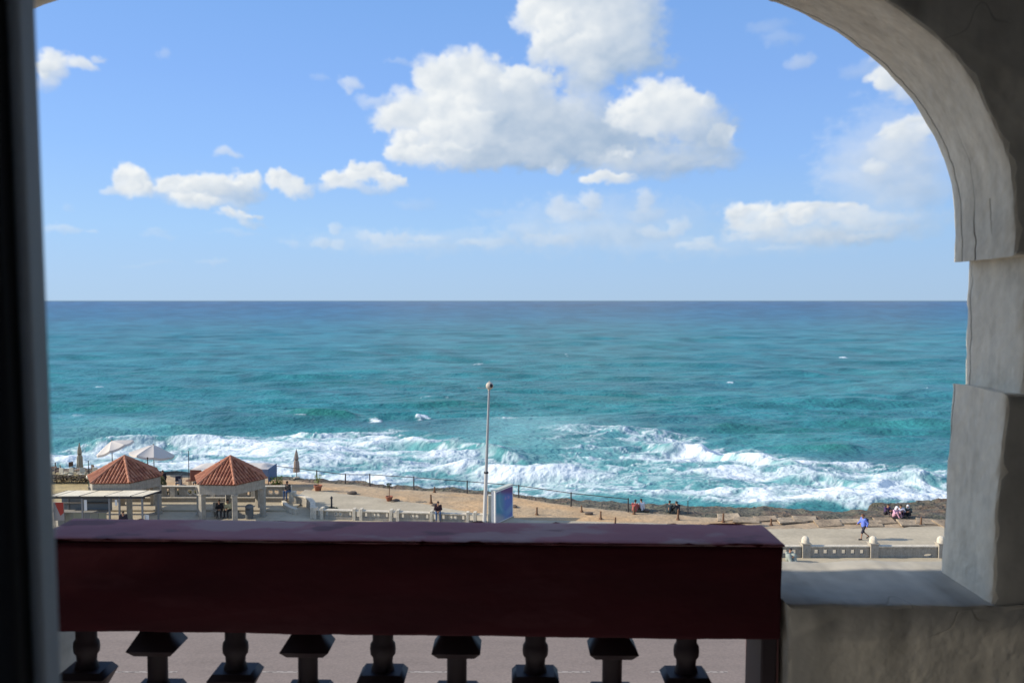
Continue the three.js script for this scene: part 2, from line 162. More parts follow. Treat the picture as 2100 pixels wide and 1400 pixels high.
// ---------------------------------------------------------------- the balcony opening
// A wall block: outline in (x, height), run from the room side to the outside, with worn rounded edges and uneven faces.
function slab(outline, z0, z1, { amp = 0.0065, r = 0.009, step = 0.015, nt = 8, freq = 9 } = {}) {
  const pts = [];
  for (let i = 0; i < outline.length; i++) { const a = outline[i], b = outline[(i + 1) % outline.length], L = Math.hypot(b[0] - a[0], b[1] - a[1]), fine = Math.min(Math.abs(a[0] + 0.2), Math.abs(b[0] + 0.2)) < 1.8, n = Math.max(1, Math.round(L / (fine ? step : 0.3))); for (let k = 0; k < n; k++) pts.push([lerp(a[0], b[0], k / n), lerp(a[1], b[1], k / n)]); }
  const N = pts.length, nrm = pts.map((p, i) => { const a = pts[(i + N - 1) % N], b = pts[(i + 1) % N], dx = b[0] - a[0], dy = b[1] - a[1], l = Math.hypot(dx, dy) || 1; return [dy / l, -dx / l]; });  // outward for counter-clockwise outlines
  const S = [0]; for (let i = 1; i <= N; i++) { const a = pts[i - 1], b = pts[i % N]; S.push(S[i - 1] + Math.hypot(b[0] - a[0], b[1] - a[1])); }
  const len = Math.abs(z1 - z0), ts = [0, 0.3 * r / len, r / len]; for (let k = 1; k < nt; k++) ts.push(lerp(r / len, 1 - r / len, k / nt)); ts.push(1 - r / len, 1 - 0.3 * r / len, 1);
  const inset = (t) => { const d = Math.min(t, 1 - t) * len; return d >= r ? 0 : r - Math.sqrt(Math.max(0, r * r - (r - d) ** 2)); };
  const ring = (t) => pts.map((p, i) => { const z = lerp(z0, z1, t), q = inset(t) * (0.35 + n3(p[0] * 60, p[1] * 60, z * 40 + 5) * 0.8 + 1.0 * ss(0.66, 0.8, n3(p[0] * 38 + 9, p[1] * 38, 3))), o = amp * ((fbm3(p[0] * freq + 30, p[1] * freq + 7, z * freq, 3) - 0.5) * 2 - 0.4); return [p[0] + nrm[i][0] * (o - q), p[1] + nrm[i][1] * (o - q), z]; });
  const rings = ts.map(ring), P = [], UV = [];
  const tri = (a, b, c, ua, ub, uc) => { P.push(...a, ...b, ...c); UV.push(...ua, ...ub, ...uc); };
  const flip = z1 > z0;
  for (let j = 0; j < rings.length - 1; j++) for (let i = 0; i < N; i++) { const k = (i + 1) % N, a = rings[j][i], b = rings[j][k], c = rings[j + 1][k], d = rings[j + 1][i], ua = [S[i], ts[j] * len], ub = [S[i + 1], ts[j] * len], uc = [S[i + 1], ts[j + 1] * len], ud = [S[i], ts[j + 1] * len]; if (flip) { tri(a, b, c, ua, ub, uc); tri(a, c, d, ua, uc, ud); } else { tri(a, c, b, ua, uc, ub); tri(a, d, c, ua, ud, uc); } }
  const side = P.length / 3;
  for (const [rg, up] of [[rings[0], true], [rings[rings.length - 1], false]]) { const f = THREE.ShapeUtils.triangulateShape(rg.map((p) => new THREE.Vector2(p[0], p[1])), []); for (const [a, b, c] of f) { const A = rg[a], B = rg[b], C = rg[c]; if (up !== flip) tri(A, B, C, [A[0], A[1]], [B[0], B[1]], [C[0], C[1]]); else tri(A, C, B, [A[0], A[1]], [C[0], C[1]], [B[0], B[1]]); } }
  let g = new THREE.BufferGeometry(); g.setAttribute('position', new THREE.Float32BufferAttribute(P, 3)); g.setAttribute('uv', new THREE.Float32BufferAttribute(UV, 2));
  g = toCreasedNormals(g, 0.7); g.clearGroups(); g.addGroup(0, side, 0); g.addGroup(side, P.length / 3 - side, 1); return g;
}
const ZI = -1.44, ZO = -1.635, XC = -0.204, mir = (o) => o.map(([x, y]) => [2 * XC - x, y]).reverse(), lift = (o) => o.map(([x, h]) => [x, h + EYE]);
const wall = thing('arched_wall', 'grey plastered balcony wall with a wide arch and stepped pillars framing the sea view', 'wall');
{
  const arch = [[3.2, 0.079], [3.2, 3.0], [-3.6, 3.0], [-3.6, 0.079]], n = 140;
  for (let i = n; i >= 0; i--) { const a = Math.PI * i / n, c = Math.cos(a), s = Math.sin(a), p = 2 / 2.5; arch.push([XC + 1.119 * Math.sign(c) * Math.abs(c) ** p, 0.079 + 0.624 * s ** p]); }
  mesh('arch', slab(lift(arch), ZI, ZO), [M.reveal, M.plaster], wall, 'cracked plaster arch band over the opening');
  const shaft = [[0.941, -0.185], [3.19, -0.185], [3.19, 0.10], [0.941, 0.10]], base = [[0.894, -0.60], [3.18, -0.60], [3.18, -0.168], [0.910, -0.168]], par = [[0.511, -1.75], [3.2, -1.75], [3.2, -0.563], [0.511, -0.563]];
  for (const [nm, o, z0, z1] of [['pillar_shaft', shaft, ZI - 0.004, ZO + 0.004], ['pillar_base', base, ZI - 0.002, ZO + 0.016]]) { mesh(nm, slab(lift(o), z0, z1), [M.reveal, M.plaster], wall); mesh(nm, slab(lift(mir(o)), z0, z1), [M.reveal, M.plaster], wall); }
  mesh('parapet', slab(lift(par), ZI + 0.004, -1.69, { amp: 0.006, r: 0.011 }), [M.plaster, M.plaster], wall, 'low concrete parapet with a rough sill');
  mesh('parapet', slab(lift(mir(par)), ZI + 0.004, -1.69, { amp: 0.006 }), [M.plaster, M.plaster], wall);
  mesh('painted_end', boxUV(bx(0.006, 0.52, 0.19, 0.505, EYE - 0.90, -1.553, 0.002)), M.endPaint, wall, 'red painted end of the parapet');
}
const rail = thing('balustrade', 'dark red balcony railing with a thick cap and alternating carved balusters', 'railing', [XC, EYE - 1.196, -1.503]); rail.rotation.z = -0.0075;
{
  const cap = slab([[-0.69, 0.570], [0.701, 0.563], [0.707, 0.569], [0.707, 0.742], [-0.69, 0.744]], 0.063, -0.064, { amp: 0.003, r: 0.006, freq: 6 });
  mesh('cap_rail', cap, [M.red, M.red], rail, 'thick dark red cap rail'); mesh('cap_top', slab([[-0.69, 0.744], [0.708, 0.742], [0.709, 0.747], [0.703, 0.750], [-0.69, 0.752]], 0.065, -0.066, { amp: 0.002, r: 0.004, freq: 6 }), [M.redTopLit, M.red], rail, 'worn dusty top of the cap rail, red lightened for the sky light');
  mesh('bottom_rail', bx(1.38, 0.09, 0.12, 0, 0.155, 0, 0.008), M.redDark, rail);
  const sq = (wb, wt, y0, y1) => { const g = new THREE.CylinderGeometry(wt * Math.SQRT1_2, wb * Math.SQRT1_2, y1 - y0, 4, 1); g.rotateY(Math.PI / 4); g.translate(0, (y0 + y1) / 2, 0); return g.toNonIndexed(); };
  const lathe = (p) => new THREE.LatheGeometry(p.map(([r, y]) => new THREE.Vector2(r, y)), 20);
  const typeB = merge([sq(0.094, 0.030, 0.520, 0.571), sq(0.070, 0.094, 0.508, 0.520), lathe([[0.016, 0.518], [0.022, 0.515], [0.023, 0.506], [0.0195, 0.499], [0.0195, 0.452], [0.0235, 0.444], [0.0235, 0.436]]), sq(0.088, 0.076, 0.430, 0.440), sq(0.056, 0.088, 0.395, 0.430), lathe([[0.02, 0.406], [0.031, 0.38], [0.024, 0.33], [0.019, 0.30], [0.028, 0.26], [0.03, 0.24]]), sq(0.1, 0.1, 0.2, 0.24)]);
  const typeA = merge([lathe([[0.016, 0.573], [0.0205, 0.566], [0.0205, 0.532], [0.0245, 0.526], [0.0255, 0.516], [0.0245, 0.506], [0.020, 0.500], [0.019, 0.488], [0.0225, 0.480], [0.0235, 0.470]]), sq(0.092, 0.074, 0.462, 0.474), sq(0.050, 0.092, 0.42, 0.462), sq(0.060, 0.050, 0.408, 0.42), lathe([[0.019, 0.411], [0.019, 0.36], [0.024, 0.35], [0.019, 0.34], [0.019, 0.30]]), sq(0.102, 0.064, 0.25, 0.30), sq(0.08, 0.08, 0.2, 0.25)]);
  typeA.scale(1, 1, 0.7); typeB.scale(1, 1, 0.7); const a = boxUV(typeA), b = boxUV(typeB);
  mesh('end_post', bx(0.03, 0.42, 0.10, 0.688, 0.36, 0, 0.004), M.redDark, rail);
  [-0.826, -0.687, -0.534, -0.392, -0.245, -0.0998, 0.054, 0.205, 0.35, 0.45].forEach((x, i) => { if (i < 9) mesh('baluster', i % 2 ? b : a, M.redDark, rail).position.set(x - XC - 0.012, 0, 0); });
}
const wf = thing('window_frame', 'dark narrow window frame upright blurred at the left edge of the view', 'window frame', [-0.2225, EYE, -0.343]);
{
  M.frameDark = std([0.012, 0.013, 0.016], { roughness: 0.5 }); M.frameSkyLit = std([0.50, 0.56, 0.60], { roughness: 0.5 }); wf.rotation.z = 0.008;
  mesh('sash', bx(0.032, 1.6, 0.022, -0.0066, 0, 0.004, 0.003), M.frameDark, wf); mesh('lit_edge', bx(0.0055, 1.6, 0.014, 0.0122, 0, -0.001, 0.0022), M.frameSkyLit, wf, 'edge strip of the frame coloured pale grey for the sky light on it');  // the strip's pale colour stands in for sky light on the frame's side
}
// the dim loggia round the camera
struct('floor', bx(6.9, 0.2, 5.0, -0.2, EYE - 1.72, 1.0, 0), M.roomWall);
struct('ceiling', bx(6.9, 0.2, 4.9, -0.2, EYE + 1.15, 1.03, 0), M.roomWall);
struct('wall_back', bx(6.9, 2.66, 0.2, -0.2, EYE - 0.285, 3.3, 0), M.roomWall);
struct('wall_left', merge([bx(0.2, 1.0, 4.6, -3.5, EYE - 1.115, 0.88, 0), bx(0.2, 0.3, 4.6, -3.5, EYE + 0.895, 0.88, 0), bx(0.2, 1.36, 2.9, -3.5, EYE + 0.065, 1.73, 0)]), M.roomWall);  // unseen opening added in the left end so sunlight brightens the loggia
struct('wall_right', bx(0.2, 2.66, 4.6, 3.1, EYE - 0.285, 0.88, 0), M.roomWall);

// ---------------------------------------------------------------- ground
const EDGE = [[-160, -78], [-80, -75.5], [-44.1, -73.9], [-40, -73.3], [-32.9, -72.7], [-27.1, -71.8], [-21.8, -70.6], [-17.4, -69.1], [-12.4, -67.8], [-8.4, -66.5], [-3.7, -65], [0, -64], [3.9, -61.6], [7.2, -60.2], [10.5, -59], [13.6, -58.1], [16.4, -57.9], [18.5, -57.7], [23.4, -57.1], [31.7, -56.9], [60, -57.5], [160, -62]];
const along = (L, x) => { for (let i = 1; i < L.length; i++) if (x <= L[i][0]) return lerp(L[i - 1][1], L[i][1], (x - L[i - 1][0]) / (L[i][0] - L[i - 1][0])); return L[L.length - 1][1]; };
const zE = (x) => along(EDGE, x) + (fbm(x * 0.5 + 50, 2, 3) - 0.5) * 0.9;
function grid(nx, ny, f) { const P = [], C = [], UV = [], I = []; for (let j = 0; j <= ny; j++) for (let i = 0; i <= nx; i++) { const r = f(i / nx, j / ny); P.push(r[0], r[1], r[2]); UV.push(r[0], r[2]); if (r[3]) C.push(...r[3]); } for (let j = 0; j < ny; j++) for (let i = 0; i < nx; i++) { const a = j * (nx + 1) + i, b = a + 1, c = a + nx + 1, d = c + 1; I.push(a, b, d, a, d, c); } const g = new THREE.BufferGeometry(); g.setAttribute('position', new THREE.Float32BufferAttribute(P, 3)); g.setAttribute('uv', new THREE.Float32BufferAttribute(UV, 2)); if (C.length) g.setAttribute('color', new THREE.Float32BufferAttribute(C, 3)); g.setIndex(I); g.computeVertexNormals(); return g; }
const fanX = (u) => { const t = u * 2 - 1; return Math.sign(t) * (Math.abs(t) * 45 + Math.max(0, Math.abs(t) - 0.8) * 560); };
const sandMap = colorTex(512, 512, 5, (u, v) => { const a = fbm(u * 5, v * 5, 6, 5, 5), b = fbm(u * 60, v * 60, 3, 60, 60), t = 0.92 + (a - 0.5) * 0.5 + (b - 0.5) * 0.3; return [t * 0.6, t * 0.59, t * 0.57]; });
M.sand = new THREE.MeshStandardMaterial({ map: sandMap, vertexColors: true, bumpMap: grayTex(512, 512, 3, (u, v) => fbm(u * 8, v * 8, 7, 8, 8)), bumpScale: 0.07, roughness: 0.96 });
const sandY = (x, z) => -0.055 + (fbm(x * 0.22 + 8, z * 0.3, 4) - 0.5) * 0.08;
struct('sand', grid(260, 120, (u, v) => { const x = fanX(u), z = lerp(-42.5, zE(x), v), y = sandY(x, z) - ss(0.97, 1, v) * 0.08; const p = fbm(x * 0.16, z * 0.34 + 4, 5), g = ss(-30, -38, x), st = fbm(x * 0.09 + 5, z * 0.8, 4); let c = mix3([0.88, 0.575, 0.30], [0.74, 0.54, 0.33], ss(0.35, 0.65, p)); c = mix3(c, [0.62, 0.47, 0.31], ss(0.55, 0.72, st) * 0.7); c = mix3(c, [0.60, 0.50, 0.22], g * 0.75); c = mix3(c, [0.5, 0.45, 0.36], ss(0.93, 1, v) * 0.6 + ss(14, 18, x) * 0.5); return [x, y, z, c]; }), M.sand);
const rockMap = colorTex(512, 512, 4, (u, v) => { const a = fbm(u * 6, v * 6, 6, 6, 6), b = fbm(u * 40, v * 40, 3, 40, 40), t = 0.5 + (a - 0.5) * 0.8 + (b - 0.5) * 0.4; return [t, t, t]; });
const rockBump = grayTex(512, 512, 4, (u, v) => 1 - Math.abs(2 * fbm(u * 7, v * 7, 6, 7, 7) - 1));
M.rock = new THREE.MeshStandardMaterial({ map: rockMap, vertexColors: true, bumpMap: rockBump, bumpScale: 0.25, roughness: 0.85 });
const rockCol = (x, y, z, wet) => { const p = fbm(x * 0.5 + 3, z * 0.9, 4), q = fbm(x * 1.3, z * 1.9 + y * 3, 3); let c = mix3([0.22, 0.195, 0.13], [0.28, 0.19, 0.12], ss(0.4, 0.65, p)); c = mix3(c, [0.16, 0.17, 0.10], ss(0.5, 0.7, q) * 0.7); return mix3(c, [0.10, 0.105, 0.10], wet); };
struct('rock_shore', grid(420, 30, (u, v) => { const x = fanX(u), w = 1 + ss(0, 9, x) * 1.0, prof = [[0, -0.12], [0.08, -0.02], [0.2, -0.10], [0.32, -0.35], [0.42, -0.9], [0.55, -1.9], [0.7, -2.9], [1, -4.4]]; const y0 = along(prof, v), k = ss(0.02, 0.2, v), ns = fbm(x * 0.9, v * 5 + 3, 5) - 0.5; const z = zE(x) + 0.5 - v * 6.5 * w + ns * 1.2 * k, y = y0 + (fbm(x * 1.1 + 20, v * 9, 5) - 0.5) * 0.5 * k * (1 - ss(0.5, 1, v) * 0.5); return [x, y, z, rockCol(x, y, z, ss(-0.3, -2, y) * 0.8)]; }), M.rock);
function outcrop(cx, cz, rx, rz, top, seed, label) {
  const g = grid(90, 50, (u, v) => { const a = u * 2 - 1, b = v * 2 - 1, x = cx + a * rx, z = cz - b * rz, d = Math.hypot(a, b * 0.95), e = d + (fbm(x * 0.45 + seed, z * 0.6, 4) - 0.5) * 0.7, m = ss(1.0, 0.62, e); const st = fbm(x * 0.5 + seed, z * 1.2, 4), lay = Math.round(st * 7) / 7 * 0.7 + st * 0.3; const y = lerp(-4.2, top - 0.6 + lay * 0.85 + (fbm(x * 2, z * 2.4, 4) - 0.5) * 0.2 - Math.max(0, b) * 0.25, m); return [x, y, z, rockCol(x, y, z, ss(-0.7, -1.8, y) * 0.8 + ss(0.45, 0.3, st) * 0.6)]; });
  const p = g.attributes.position; for (let i = 0; i < p.count; i++) p.setXYZ(i, p.getX(i) - cx, p.getY(i), p.getZ(i) - cz);
  const o = thing('rock_outcrop', label, 'rock', [cx, 0, cz]); mesh('boulder_mass', g, M.rock, o); return o;
}
outcrop(19.6, -60.4, 5.4, 3.1, -0.35, 3, 'low dark brown rock shelf at the water between the sand and the larger rocks');
outcrop(36, -61.6, 11, 5.2, -0.32, 9, 'large brown and olive rock outcrop by the surf behind the walker');
{ const r = rng(5), m = [0, 1, 2].map((k) => std([0.5, 0.4, 0.3], { map: rockMap, color: col(0.78 - k * 0.08, 0.60 - k * 0.07, 0.39 - k * 0.05), bumpMap: rockBump, bumpScale: 0.05 }));
  for (let i = 0; i < 15; i++) { const x = 15.6 + i * 1.42 + r() * 0.4, z = zE(x) + 0.35 + (i % 2) * 0.75 + r() * 0.3, w = 1.75 + r() * 0.7, d = 1.35 + r() * 0.4, sh = new THREE.Shape([[-w / 2, -d / 2], [w / 2 - r() * 0.3, -d / 2 + r() * 0.2], [w / 2 + r() * 0.35, d / 2 - r() * 0.2], [-w / 2 + 0.35 + r() * 0.3, d / 2]].map((p) => new THREE.Vector2(...p)));
    const g = new THREE.ExtrudeGeometry(sh, { depth: 0.05, bevelEnabled: true, bevelSize: 0.03, bevelThickness: 0.03, bevelSegments: 2 }); g.rotateX(-Math.PI / 2); const o = mesh('stone_slab', boxUV(g), m[i % 3]); o.position.set(x, -0.06 + r() * 0.05, z); o.rotation.set((r() - 0.5) * 0.14, (r() - 0.5) * 0.5, (r() - 0.5) * 0.1); tag(o, 'flat pale stone slab in the row between the path and the shore rocks', 'stone slab', 'pale stone slabs along the shore'); } }
const paveMap = colorTex(1024, 1024, 12, (u, v) => { const a = fbm(u * 7, v * 7, 6, 7, 7), b = fbm(u * 70, v * 70, 3, 70, 70), s = fbm(u * 3 + 5, v * 16, 4, 3, 16); const t = 0.40 + (a - 0.5) * 0.16 + (b - 0.5) * 0.09 + (s - 0.5) * 0.10; return [t * 1.06, t * 0.90, t * 0.63]; });
M.pave = new THREE.MeshStandardMaterial({ map: paveMap, bumpMap: grayTex(512, 512, 3, (u, v) => fbm(u * 20, v * 20, 4, 20, 20)), bumpScale: 0.01, roughness: 0.9 });
function sheet(pts, y) { const s = new THREE.Shape(pts.map(([x, z]) => new THREE.Vector2(x, -z))), g = new THREE.ShapeGeometry(s); g.rotateX(-Math.PI / 2); g.translate(0, y, 0); const p = g.attributes.position, uv = g.attributes.uv; for (let i = 0; i < p.count; i++) uv.setXY(i, p.getX(i), p.getZ(i)); return g; }
const paveEdge = []; { const L = [[-17.6, -65.9], [-15.7, -65.1], [-9.7, -62.4], [-6.9, -61], [-2.3, -58.1], [1.1, -56.7], [6, -56.1], [12.3, -55.6], [17.7, -54.3], [24, -54.4], [30.8, -55], [160, -58]]; for (let x = -17.6; x < 40; x += 0.3) paveEdge.push([x, along(L, x) + (fbm(x * 1.2, 4, 4) - 0.5) * 0.5]); }
struct('promenade', sheet([[-160, -61.4], [-17.6, -61.4], ...paveEdge, [160, -58], [160, -43.2], [-160, -43.2]], 0.012), M.pave);
M.asphalt = new THREE.MeshStandardMaterial({ map: colorTex(1024, 1024, 9, (u, v) => { const a = fbm(u * 4, v * 9, 6, 4, 9), b = fbm(u * 110, v * 110, 2, 110, 110), s = fbm(u * 2 + 5, v * 24, 4, 2, 24); const t = 0.185 + (a - 0.5) * 0.035 + (b - 0.5) * 0.05 + (s - 0.5) * 0.035; return [t * 1.16, t * 0.91, t * 0.76]; }), roughness: 0.9, bumpMap: grayTex(256, 256, 1.5, (u, v) => fbm(u * 40, v * 40, 3, 40, 40)), bumpScale: 0.006 });
struct('road', sheet([[-160, -43], [160, -43], [160, -3], [-160, -3]], -0.13), M.asphalt);
M.concrete = new THREE.MeshStandardMaterial({ map: plasterMap, bumpMap: plasterBump, bumpScale: 0.01, roughness: 0.9, color: col(1.12, 1.08, 1.0) });
struct('kerb', boxUV(bx(320, 0.34, 0.22, 0, -0.15, -43.1, 0.02)), M.concrete);
M.line = std([0.36, 0.33, 0.30], { map: colorTex(256, 64, [3, 0.2], (u, v) => { const t = ss(0.35, 0.55, fbm(u * 20, v * 4, 5, 20, 4)); return mix3([0.42, 0.38, 0.35], [1, 0.95, 0.9], t); }), roughness: 0.8 });
const lane = []; for (let x = -60; x < 60; x += 6) lane.push(sheet([[x, -33.3], [x + 3.4, -33.3], [x + 3.4, -33.42], [x, -33.42]], -0.125));
struct('lane_marking', merge(lane), M.line);
struct('plaza_step', boxUV(bx(34, 0.13, 2.4, -33.6, 0.075, -60.05, 0.015)), M.pave);

// ---------------------------------------------------------------- the sea
const blobs = (s) => s.split(';').map((b) => b.split(',').map(Number));
const FOAM = blobs('-53,-92,3.5,4.0,0.8;-51,-98,5.6,5.8,0.75;-42,-95,7.2,7.6,0.8;-36,-100,7.5,7.3,0.75;-28,-105,5.9,5.2,1;-22,-106,6.0,4.9,1.1;-17,-107,2.0,4.6,1.2;-27,-94,8.8,6.5,0.8;-18,-94,8.2,7.3,0.8;-11,-100,5.0,4.0,0.9;-5,-92,5.8,4.6,0.9;-11,-87,8.2,5.6,0.85;-3,-85,6.9,4.3,0.95;3,-81,6.1,4.0,0.95;-3,-79,6.0,2.1,0.8;7,-79,5.0,2.9,0.7;-19,-85,7.4,3.3,0.8;5,-87,5.5,3.5,0.6;7,-111,4.9,4.1,0.35;14,-110,7.7,5.0,0.5;18,-105,7.3,6.0,0.7;12,-98,6.2,5.2,0.6;21,-97,5.5,5.6,0.9;23,-91,6.3,5.5,1;26,-86,5.9,4.9,1.05;31,-90,5.1,4.3,0.85;30,-81,7.1,5.5,0.95;36,-81,7.1,4.8,0.9;41,-82,5.7,4.1,0.8;31,-73,6.4,2.9,0.9;26,-75,5.7,2.6,0.7;40,-76,4.8,2.7,0.8;8,-95,3.6,3.0,0.5;22,-105,3.3,3.7,0.6;14,-88,6.7,5.2,0.4;15,-79,7.0,5.2,0.3;11,-75,1.2,1.9,1;14,-74,1.9,1.1,0.9;39,-88,4.4,2.6,0.6;45,-85,2.7,2.4,0.8;-72,-123,4.6,3.0,0.4;-30,-85,9,6,.7;-45,-84,9,6,.7;55,-84,8,5,.9;68,-85,9,6,.85;84,-88,10,6,.85;-66,-94,9,6,.85;-84,-96,12,7,.85;-22,-79,9,4,.6;-12,-79,9,4,.7;4,-74,7,3,.6;33,-70,7,2.6,.8;42,-72,7,3,.8;24,-71,4,2,.6;-40,-86,10,4,.5;-54,-87,8,4,.6;20,-73,5,2.5,.7;26,-71,5,2.2,.9;30,-77,9,4,.6;-25,-99,12,5,.5;0,-84,9,5,.4;24,-95,8,4,.4');
const CAPS = blobs('-21,-122,1.7,2.0,1.2;-14,-124,1.7,2.0,1.2;-34,-125,3.1,2.1,0.7;0,-124,1.9,2.0,0.6;-113,-248,1.2,3.0,1;-118,-202,1.3,2.7,0.9;19,-270,2.0,4.8,0.7;73,-224,1.4,3.3,1;10,-123,2.3,1.5,0.6;-21,-146,5.5,1.4,0.5;-16,-148,2.3,1.5,0.8;-70,-138,2.6,1.3,0.7;50,-178,2,1.6,.7;-40,-190,2.4,2,.7;30,-210,2,2.6,.7;-90,-170,2.4,1.8,.8;85,-160,2,1.5,.7;-10,-230,2.4,3,.7;110,-260,2.6,4,.7;-160,-330,3,6,.7;60,-330,3,6,.7');
const MILK = blobs('4,-120,9.8,12.0,1;13,-81,9.7,8.8,1;-59,-111,11.8,12.3,0.8;0,-105,6.6,9.2,0.9;9,-97,7.3,6.3,0.8;-40,-107,13.4,5.4,0.5;37,-107,13.4,5.4,0.2;-20,-90,30,10,.6;35,-80,20,8,.6');
const DARK = blobs('-19,-119,16.4,5.7,1;28,-120,12.0,5.7,0.9;39,-95,9.0,3.6,0.9;-12,-110,5.5,3.2,0.6;46,-92,7.0,3.4,0.7;27,-176,33.0,8.2,0.4;-16,-166,26.0,7.3,0.4;65,-130,16.3,5.6,0.4;-43,-125,15.7,5.2,0.6');
const GREEN = blobs('-31,-127,8.7,4.3,1;-65,-140,11.3,5.2,1;-10,-141,10.6,3.9,0.8;-45,-176,22.0,8.2,0.6;37,-116,14.5,4.4,0.5;19,-150,15.0,5.9,0.6;-82,-146,7.3,5.7,0.6;40,-98,2.5,2.6,0.8');
const CRESTS = [[-33, -16, -107.5, -106.5, 1.0], [-15, 3, -99.5, -90, 0.9], [15, 34, -101, -86, 1.0], [-10, 9, -85, -80, 0.7], [26, 47, -82, -79, 0.8], [-58, -36, -98, -101, 0.9], [-38, -24, -127.5, -126, 0.8], [28, 46, -118, -114, 0.5], [33, 45, -99, -97, 0.5], [-24, -12, -123.5, -124, 0.6]];
const crest = (x, z) => { let s = 0; for (const [x0, x1, z0, z1, H] of CRESTS) { if (x < x0 || x > x1) continue; const u = (x - x0) / (x1 - x0), d = z - lerp(z0, z1, u) - (n2(x * 0.22, z0) - 0.5) * 3, w = d > 0 ? 0.9 : 2.6; if (Math.abs(d) < 7) s += H * Math.exp(-((d / w) ** 2)) * ss(0, 0.25, u) * ss(1, 0.75, u); } return s; };
const bsum = (L, x, z) => { let s = 0; for (const [a, b, ra, rb, w] of L) { const dx = (x - a) / ra, dz = (z - b) / rb, q = dx * dx + dz * dz; if (q < 5) s += w * Math.exp(-q * 1.1); } return s; };
const WAVES = []; { const r = rng(12); for (let i = 0; i < 26; i++) { const L = 2.6 * Math.pow(17, i / 25), a = (r() - 0.5) * 1.1 + 0.12, k = 2 * Math.PI / L; WAVES.push([k * Math.sin(a), k * Math.cos(a), r() * 6.28, L * 0.0085 * (0.7 + r() * 0.6) * (L > 9 ? 0.62 : 1), L]); } }
const SEA = -3;
function seaPoint(x, z, d) {
  const dz = d * d * 0.00062 / 19, wx = x + (n2(x * 0.03, z * 0.05) - 0.5) * 16, wz = z + (n2(x * 0.025 + 7, z * 0.04) - 0.5) * 18;
  let h = 0; for (const [kx, kz, ph, A, L] of WAVES) { const f = ss(2.2, 5, L / dz); if (f > 0) { const q = Math.sin(kx * wx + kz * wz + ph); h += f * A * (q + 0.35 * q * q); } }
  let y = SEA + h * (0.75 + 0.45 * n2(x * 0.02 + 3, z * 0.03)), foam = 0, cov = 0;
  const near = d < 200;
  // colour of the water body: seaweed and rock below near the shore, teal, then deep blue
  const big = fbm(x * 0.012 + 4, z * 0.03, 4), mid = fbm(x * 0.05 + 9, z * 0.13, 4), gust = fbm(x / (5 + d * 0.035), z / (1.6 + d * d * 0.00024) + 30, 3), grain = fbm(x / (1.6 + d * 0.016) + 70, z / (0.4 + d * d * 0.00007), 2);
  const deep = ss(140, 1100, d);
  let c = mix3([0.036, 0.198, 0.215], [0.021, 0.122, 0.195], deep);
  c = mix3(c, [0.022, 0.085, 0.165], ss(500, 3500, d));
  c = mix3(c, [0.045, 0.235, 0.225], ss(0.5, 0.75, mid) * 0.35 * (1 - deep));
  c = c.map((v) => v * (1 + (big - 0.5) * 0.2 + (gust - 0.5) * 0.34 * ss(4000, 500, d) + (grain - 0.5) * 0.75));
  if (d < 330) {
    const wob = (mid - 0.5) * 5, W = z + wob + (n2(x * 0.15, z * 0.2) - 0.5) * 4;
    const dk = clamp(bsum(DARK, x, W)), gr = clamp(bsum(GREEN, x, W)), mk = near ? clamp(bsum(MILK, x, W)) : 0;
    c = mix3(c, [0.055, 0.150, 0.185], dk * 0.75); c = mix3(c, [0.030, 0.17, 0.15], gr * 0.9); y += gr * 0.35;
    c = mix3(c, [0.19, 0.42, 0.42], mk * (0.35 + 0.5 * mid));
    const lx = x + (fbm(x * 0.22, z * 0.3, 3) - 0.5) * 5, lz = z + (fbm(x * 0.2 + 5, z * 0.28, 3) - 0.5) * 5;
    cov = near ? bsum(FOAM, x + wob * 0.4, z + wob * 0.5) : 0;
    const cr = near ? crest(x, z) : 0; y += cr; if (cr > 0.02) c = mix3(c, [0.035, 0.20, 0.18], clamp(cr * 0.55));
    const caps = bsum(CAPS, x, z) + ss(0.45, 0.95, cr) * 0.5 * ss(0.1, 0.5, cov);
    if (cov + caps > 0.02) {
      const f = fbm(lx * 0.13, lz * 0.40 + 3, 5), g = fbm(lx * 0.42 + 5, lz * 1.25, 5), rid = 1 - Math.abs(2 * fbm(lx * 0.22 + 40, lz * 0.60, 5) - 1), rid2 = 1 - Math.abs(2 * fbm(lx * 0.55 + 10, lz * 1.5, 4) - 1);
      const cc = Math.min(cov, 1.1), e = cc * 0.78 + (f - 0.5) * 1.8 + (g - 0.5) * 1.0;
      foam = ss(0.40, 1.16, e);
      const lace = ss(0.74, 0.97, rid * 0.55 + rid2 * 0.45) * ss(0.10, 0.6, cov + (f - 0.5) * 0.7) * 0.8;
      foam = clamp(Math.max(foam, lace, ss(0.55, 0.95, caps * 0.9 + (g - 0.5) * 1.4)));
      const lump = fbm(x * 0.45, z * 1.1, 4);
      y += foam * (0.12 + (lump - 0.4) * 0.55) + clamp(cov) * (fbm(x * 0.07 + 4, z * 0.30, 3) - 0.5) * 2.1;
      c = mix3(c, [0.15, 0.36, 0.37], clamp(cov * 0.6) * (1 - foam));
    }
  }
  c = mix3(c, [0.76, 0.82, 0.83], foam);
  return [y, c, foam];
}
